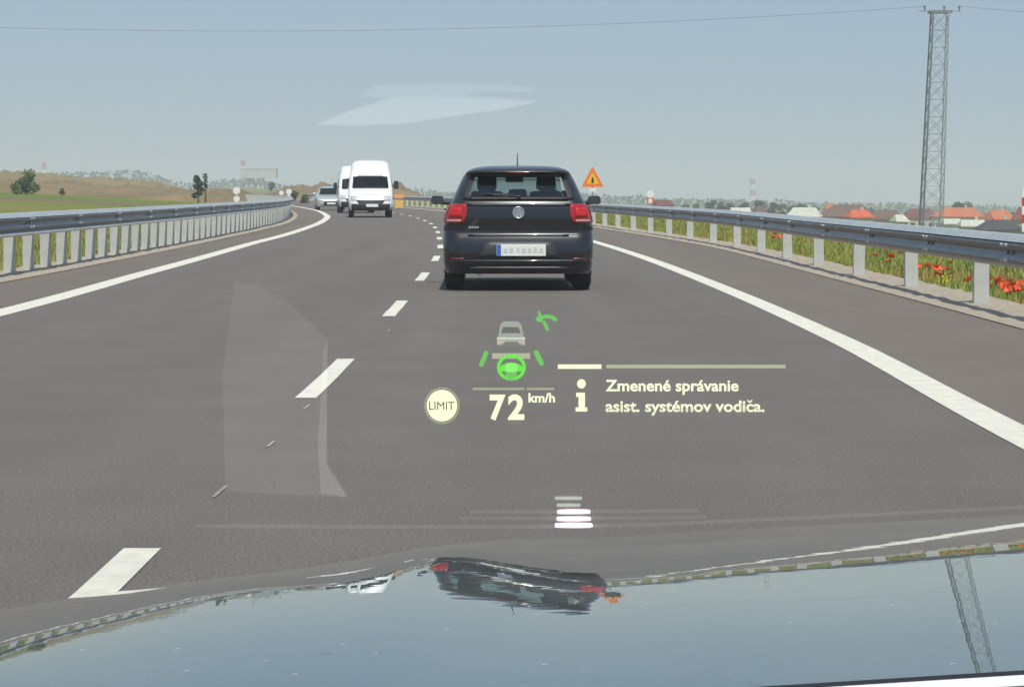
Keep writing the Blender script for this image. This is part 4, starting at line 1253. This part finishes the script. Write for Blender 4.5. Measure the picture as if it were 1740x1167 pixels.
# folded grey leaflet lying at the foot of the glass (its reflection shows in the screen)
def dash_sheet(name, pts, z, m, th=.002):
    P = [on_dash(px, py, z) for px, py in pts]
    vs = [(p.x, p.y, z) for p in P]+[(p.x, p.y, z-th) for p in P]; n = len(P)
    fs = [tuple(range(n)), tuple(range(2*n-1, n-1, -1))]+[(i, n+i, n+(i+1) % n, (i+1) % n) for i in range(n)]
    return link_mesh(name, vs, fs, m, own)
M_PANEL = mat('grey projector lid', (.18, .172, .155), .7, noise_amt=.1, scale=20)
dash_sheet('projector_lid', [(383, 835), (378, 640), (398, 480), (440, 490), (500, 525), (556, 580), (553, 790), (590, 845)], ZD+.004, M_PANEL)
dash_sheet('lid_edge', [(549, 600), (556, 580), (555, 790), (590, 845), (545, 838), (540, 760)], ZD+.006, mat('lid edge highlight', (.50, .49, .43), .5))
M_PAPER = mat('translucent white card', (.85, .85, .82), .6, noise_amt=.05, scale=10)
dash_sheet('white_card', [(540, 213), (590, 193), (660, 170), (720, 167), (820, 169), (912, 175), (850, 188), (760, 200), (680, 212), (600, 214)], ZD+.004, M_PAPER)
dash_sheet('card_edge', [(640, 148), (780, 145), (910, 152), (905, 158), (820, 156), (780, 166), (650, 168), (610, 165)], ZD+.003, mat('grey card', (.42, .42, .42), .6))

# ribs of the air slot and glowing ovals added for the sun glints on them
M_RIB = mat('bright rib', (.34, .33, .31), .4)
def rib(pts, w): dash_sheet('slot_rib', [(x, y) for x, y in pts]+[(x, y+(w if 0 < i < len(pts)-1 else .1)) for i, (x, y) in reversed(list(enumerate(pts)))], ZD+.004, M_RIB)
rib([(330, 896), (600, 896.4), (960, 896.4), (1100, 893), (1400, 880), (1740, 864)], 1.1)
rib([(780, 883), (860, 882.6), (1100, 881.6), (1200, 881)], .7)
rib([(800, 872), (870, 871.5), (1100, 870.5), (1190, 870)], .6)
M_GLINT = glow_mat('sun glint glow', (1.0, .78, .95), 9)  # emission stands in for glinting sun, no lamp on the dash
M_GLINT2 = glow_mat('sun glint glow dim', (.75, .85, .70), 2.5)
for (cy, w, h, m_) in ((872, 28, 1.5, M_GLINT), (884, 29, 1.4, M_GLINT), (895, 32, 1.9, M_GLINT), (861, 20, .5, M_GLINT2), (849, 23, .6, M_GLINT2)):
    cx = 975 if m_ is M_GLINT else 966
    dash_sheet('added_glint', [(cx+w*math.cos(2*math.pi*i/18), cy+h*math.sin(2*math.pi*i/18)) for i in range(18)], ZD+.007, m_)

# ------------------------------------------------------------------ head-up display thrown onto the glass
hud = empty('head_up_display', tuple(on_glass(900, 640, -.006)), 0, label='glowing green and cream head-up display reading 72 km/h on the windscreen', cat='display')
HO = Vector(hud.location)
H_CREAM = glow_mat('display cream', (.97, 1.0, .70), 1.15)
H_CREAM2 = glow_mat('display cream dim', (.62, .66, .42), .72, .9)
H_GREEN = glow_mat('display green', (.20, .98, .10), .9)
H_GREEN2 = glow_mat('display green dim', (.26, .85, .20), .75, .95)
H_WHITE = glow_mat('display white', (.72, .76, .66), .62, .85)
H_AMBER = glow_mat('display amber', (.80, .70, .55), .75)
H_GHOST = glow_mat('display ghost image', (.6, .62, .5), .5, .28)
lay = [0]
def hud_faces(name, v2, faces, m, parent=hud, lift=None):
    lay[0] += 1; lf = -.0030+(lay[0]*.00002 if lift is None else lift)
    vs = [on_glass(x, y, lf)-HO for x, y in v2]
    o = link_mesh(name, vs, faces, m, parent)
    return o
def hpoly(name, pts, m, parent=hud): return hud_faces(name, pts, [tuple(range(len(pts)))], m, parent)
def hrect(name, x0, y0, x1, y1, m, parent=hud): return hpoly(name, [(x0, y1), (x1, y1), (x1, y0), (x0, y0)], m, parent)
def htext(name, s, x, y, cap, width, m, bold=.0, parent=hud, align='LEFT'):
    """baseline at y; cap = capital height in photo pixels; width fits the whole line"""
    v, f = text_mesh(s, 1.0, bold=bold, align='LEFT')
    xs = [p.x for p in v]; k0 = min(xs); k1 = max(xs); vc, _ = text_mesh('Z', 1.0, bold=bold, align='LEFT'); hc = max(p.y for p in vc)-min(p.y for p in vc)
    sx = width/(k1-k0); sy = cap/hc
    return hud_faces(name, [(x+(p.x-k0)*sx, y-p.y*sy) for p in v], f, m, parent)
def ell(cx, cy, rx, ry, n=40, a0=0, a1=2*math.pi): return [(cx+rx*math.cos(a0+(a1-a0)*i/n), cy+ry*math.sin(a0+(a1-a0)*i/n)) for i in range(n)]
def hring(name, cx, cy, rx, ry, wd, m, parent=hud, a0=0, a1=2*math.pi, n=40):
    P = []; F_ = []
    for i in range(n+1):
        t = a0+(a1-a0)*i/n; P += [(cx+rx*math.cos(t), cy+ry*math.sin(t)), (cx+(rx-wd)*math.cos(t), cy+(ry-wd)*math.sin(t))]
    for i in range(n): F_.append((2*i, 2*i+1, 2*i+3, 2*i+2))
    return hud_faces(name, P, F_, m, parent)
# limit badge
hring('badge_ring', 751, 689, 30, 31, 2.2, H_CREAM2)
bdg = hpoly('limit_badge', ell(751, 689, 26, 27), H_CREAM)
htext('limit_lettering', 'LIMIT', 729, 696, 13.5, 43, glow_mat('display dark green letters', (.20, .26, .10), .55), bold=.0, parent=hud)
# speed
hrect('divider', 803, 658.5, 891, 662.5, H_CREAM2); hrect('divider', 895, 658.5, 942, 662.5, H_CREAM2)
htext('speed_digit', '7', 832, 711, 43, 27, H_CREAM, bold=.04); htext('speed_digit', '2', 863, 711, 43, 28, H_CREAM, bold=.04)
hrect('digit_ghost', 863, 715, 888, 719, H_GHOST)
htext('unit_lettering', 'km/h', 898, 683, 16, 45, H_CREAM, bold=.03)
# message
hrect('message_bar', 948, 619, 1022, 626.5, H_CREAM); hrect('message_rule', 1030, 619.5, 1335, 625.5, glow_mat('display rule', (.60, .62, .44), .85))
hpoly('info_dot', ell(988, 652, 7.5, 8, 20), H_CREAM)
hpoly('info_sign', [(979, 667), (994, 667), (994, 692), (998, 692), (998, 699), (978, 699), (978, 692), (983, 692), (983, 674), (979, 674)], H_CREAM)
htext('message_line', 'Zmenené správanie', 1029, 664, 19.5, 226, H_CREAM, bold=.024)
htext('message_line', 'asist. systémov vodica.', 1029, 699, 19.5, 270, H_CREAM, bold=.024)
def twid(t): v, _ = text_mesh(t, 1.0, bold=.024, align='LEFT'); xs = [p.x for p in v]; return max(xs)-min(xs)
cxx = 1029+270*(twid('asist. systémov vodic')-.5*twid('c'))/twid('asist. systémov vodica.')
hpoly('caron_mark', [(cxx-5, 679.5), (cxx-2.5, 679.5), (cxx, 682), (cxx+2.5, 679.5), (cxx+5, 679.5), (cxx+1.3, 684.2), (cxx-1.3, 684.2)][::-1], H_CREAM)
htext('message_ghost', 'asist. systémov vodica.', 1029, 705, 19.5, 270, H_GHOST, bold=.01)
# car ahead symbol
cs = [('roof_outline', [(852, 553), (884, 553), (888, 565), (848, 565)], .8)]
hpoly('car_symbol', [(845, 581), (850, 552), (856, 546), (880, 546), (886, 552), (892, 581)], H_WHITE)
hpoly('symbol_window', [(851, 566), (855, 555.5), (881, 555.5), (885, 566)], glow_mat('display window shade', (.13, .14, .13), 1.0, .85))
hpoly('symbol_tail', [(844, 573), (893, 573), (892, 577), (845, 577)], glow_mat('display tail', (.80, .82, .72), .85))
hpoly('symbol_lamp', [(844, 577), (858, 580), (855, 586), (845, 586)], H_AMBER)
hpoly('symbol_lamp', [(892, 577), (880, 580), (883, 586), (892, 586)], H_AMBER)
hpoly('symbol_bumper', [(850, 583), (888, 583), (886, 589), (852, 589)], glow_mat('display bumper', (.38, .42, .38), .6, .6))
hrect('distance_bar', 836, 600, 901, 609.5, glow_mat('display bar', (.72, .72, .55), .75, .9))
# steering wheel
W_ = hring('wheel_ring', 869, 624, 24.5, 22.5, 5.5, H_GREEN)
hpoly('wheel_spoke', [(846, 631), (853, 620), (862, 616.5), (876, 616.5), (885, 620), (892, 631)], H_GREEN)
hpoly('wheel_hub', ell(869, 625, 11, 9, 24), glow_mat('display bright green', (.30, 1.0, .20), 1.0))
hpoly('wheel_base', [(858, 632), (880, 632), (874, 646), (864, 646)], H_GREEN2)
# lane bars
def hbar(name, a, b, w, m):
    d = Vector((b[0]-a[0], b[1]-a[1])); L = d.length; d /= L; p = Vector((-d.y, d.x))*w/2; pts = []
    for c, sgn in ((Vector(a), -1), (Vector(b), 1)):
        for i in range(7):
            t = math.pi*i/6; pts.append(c+sgn*(p*math.cos(t)+d*w/2*math.sin(t)))
    return hpoly(name, [tuple(q) for q in pts], m)
hbar('lane_mark', (826, 600), (818, 619), 8, H_GREEN2)
hbar('lane_mark', (911, 599), (920, 617), 8.5, H_GREEN2)
# curved arrow symbol top right
hbar('arrow_stem', (925, 548), (930, 559), 6, H_GREEN2)
arc = [(914, 541), (921, 539), (930, 537.5), (938, 539), (944, 543)]
for a, b in zip(arc, arc[1:]): hbar('arrow_arc', a, b, 6, H_GREEN2)
hbar('arrow_head', (916, 531), (919, 539), 5, H_GREEN2); hbar('arrow_head', (913, 543), (920, 545), 5, H_GREEN2)

# ------------------------------------------------------------------ air
hz = bpy.data.meshes.new('haze')
x0, x1, y0, y1, z0, z1 = -1600, 1600, -60, 6400, -33, 44
V8 = [(x, y, z) for z in (z0, z1) for y in (y0, y1) for x in (x0, x1)]
hz.from_pydata(V8, [], [(0, 2, 3, 1), (4, 5, 7, 6), (0, 1, 5, 4), (1, 3, 7, 5), (3, 2, 6, 7), (2, 0, 4, 6)])
hm = bpy.data.materials.new('haze'); hm.use_nodes = True
nt = hm.node_tree; nt.nodes.clear(); o_ = nt.nodes.new('ShaderNodeOutputMaterial'); pv = nt.nodes.new('ShaderNodeVolumePrincipled')
pv.inputs['Color'].default_value = (.88, .93, 1.0, 1); pv.inputs['Density'].default_value = .0005; pv.inputs['Anisotropy'].default_value = 0.0
nt.links.new(pv.outputs[0], o_.inputs['Volume'])
hz.materials.append(hm); ho = bpy.data.objects.new('haze', hz); COL.objects.link(ho); tag(ho, 'thin pale summer haze over the road and fields', 'haze', kind='stuff')
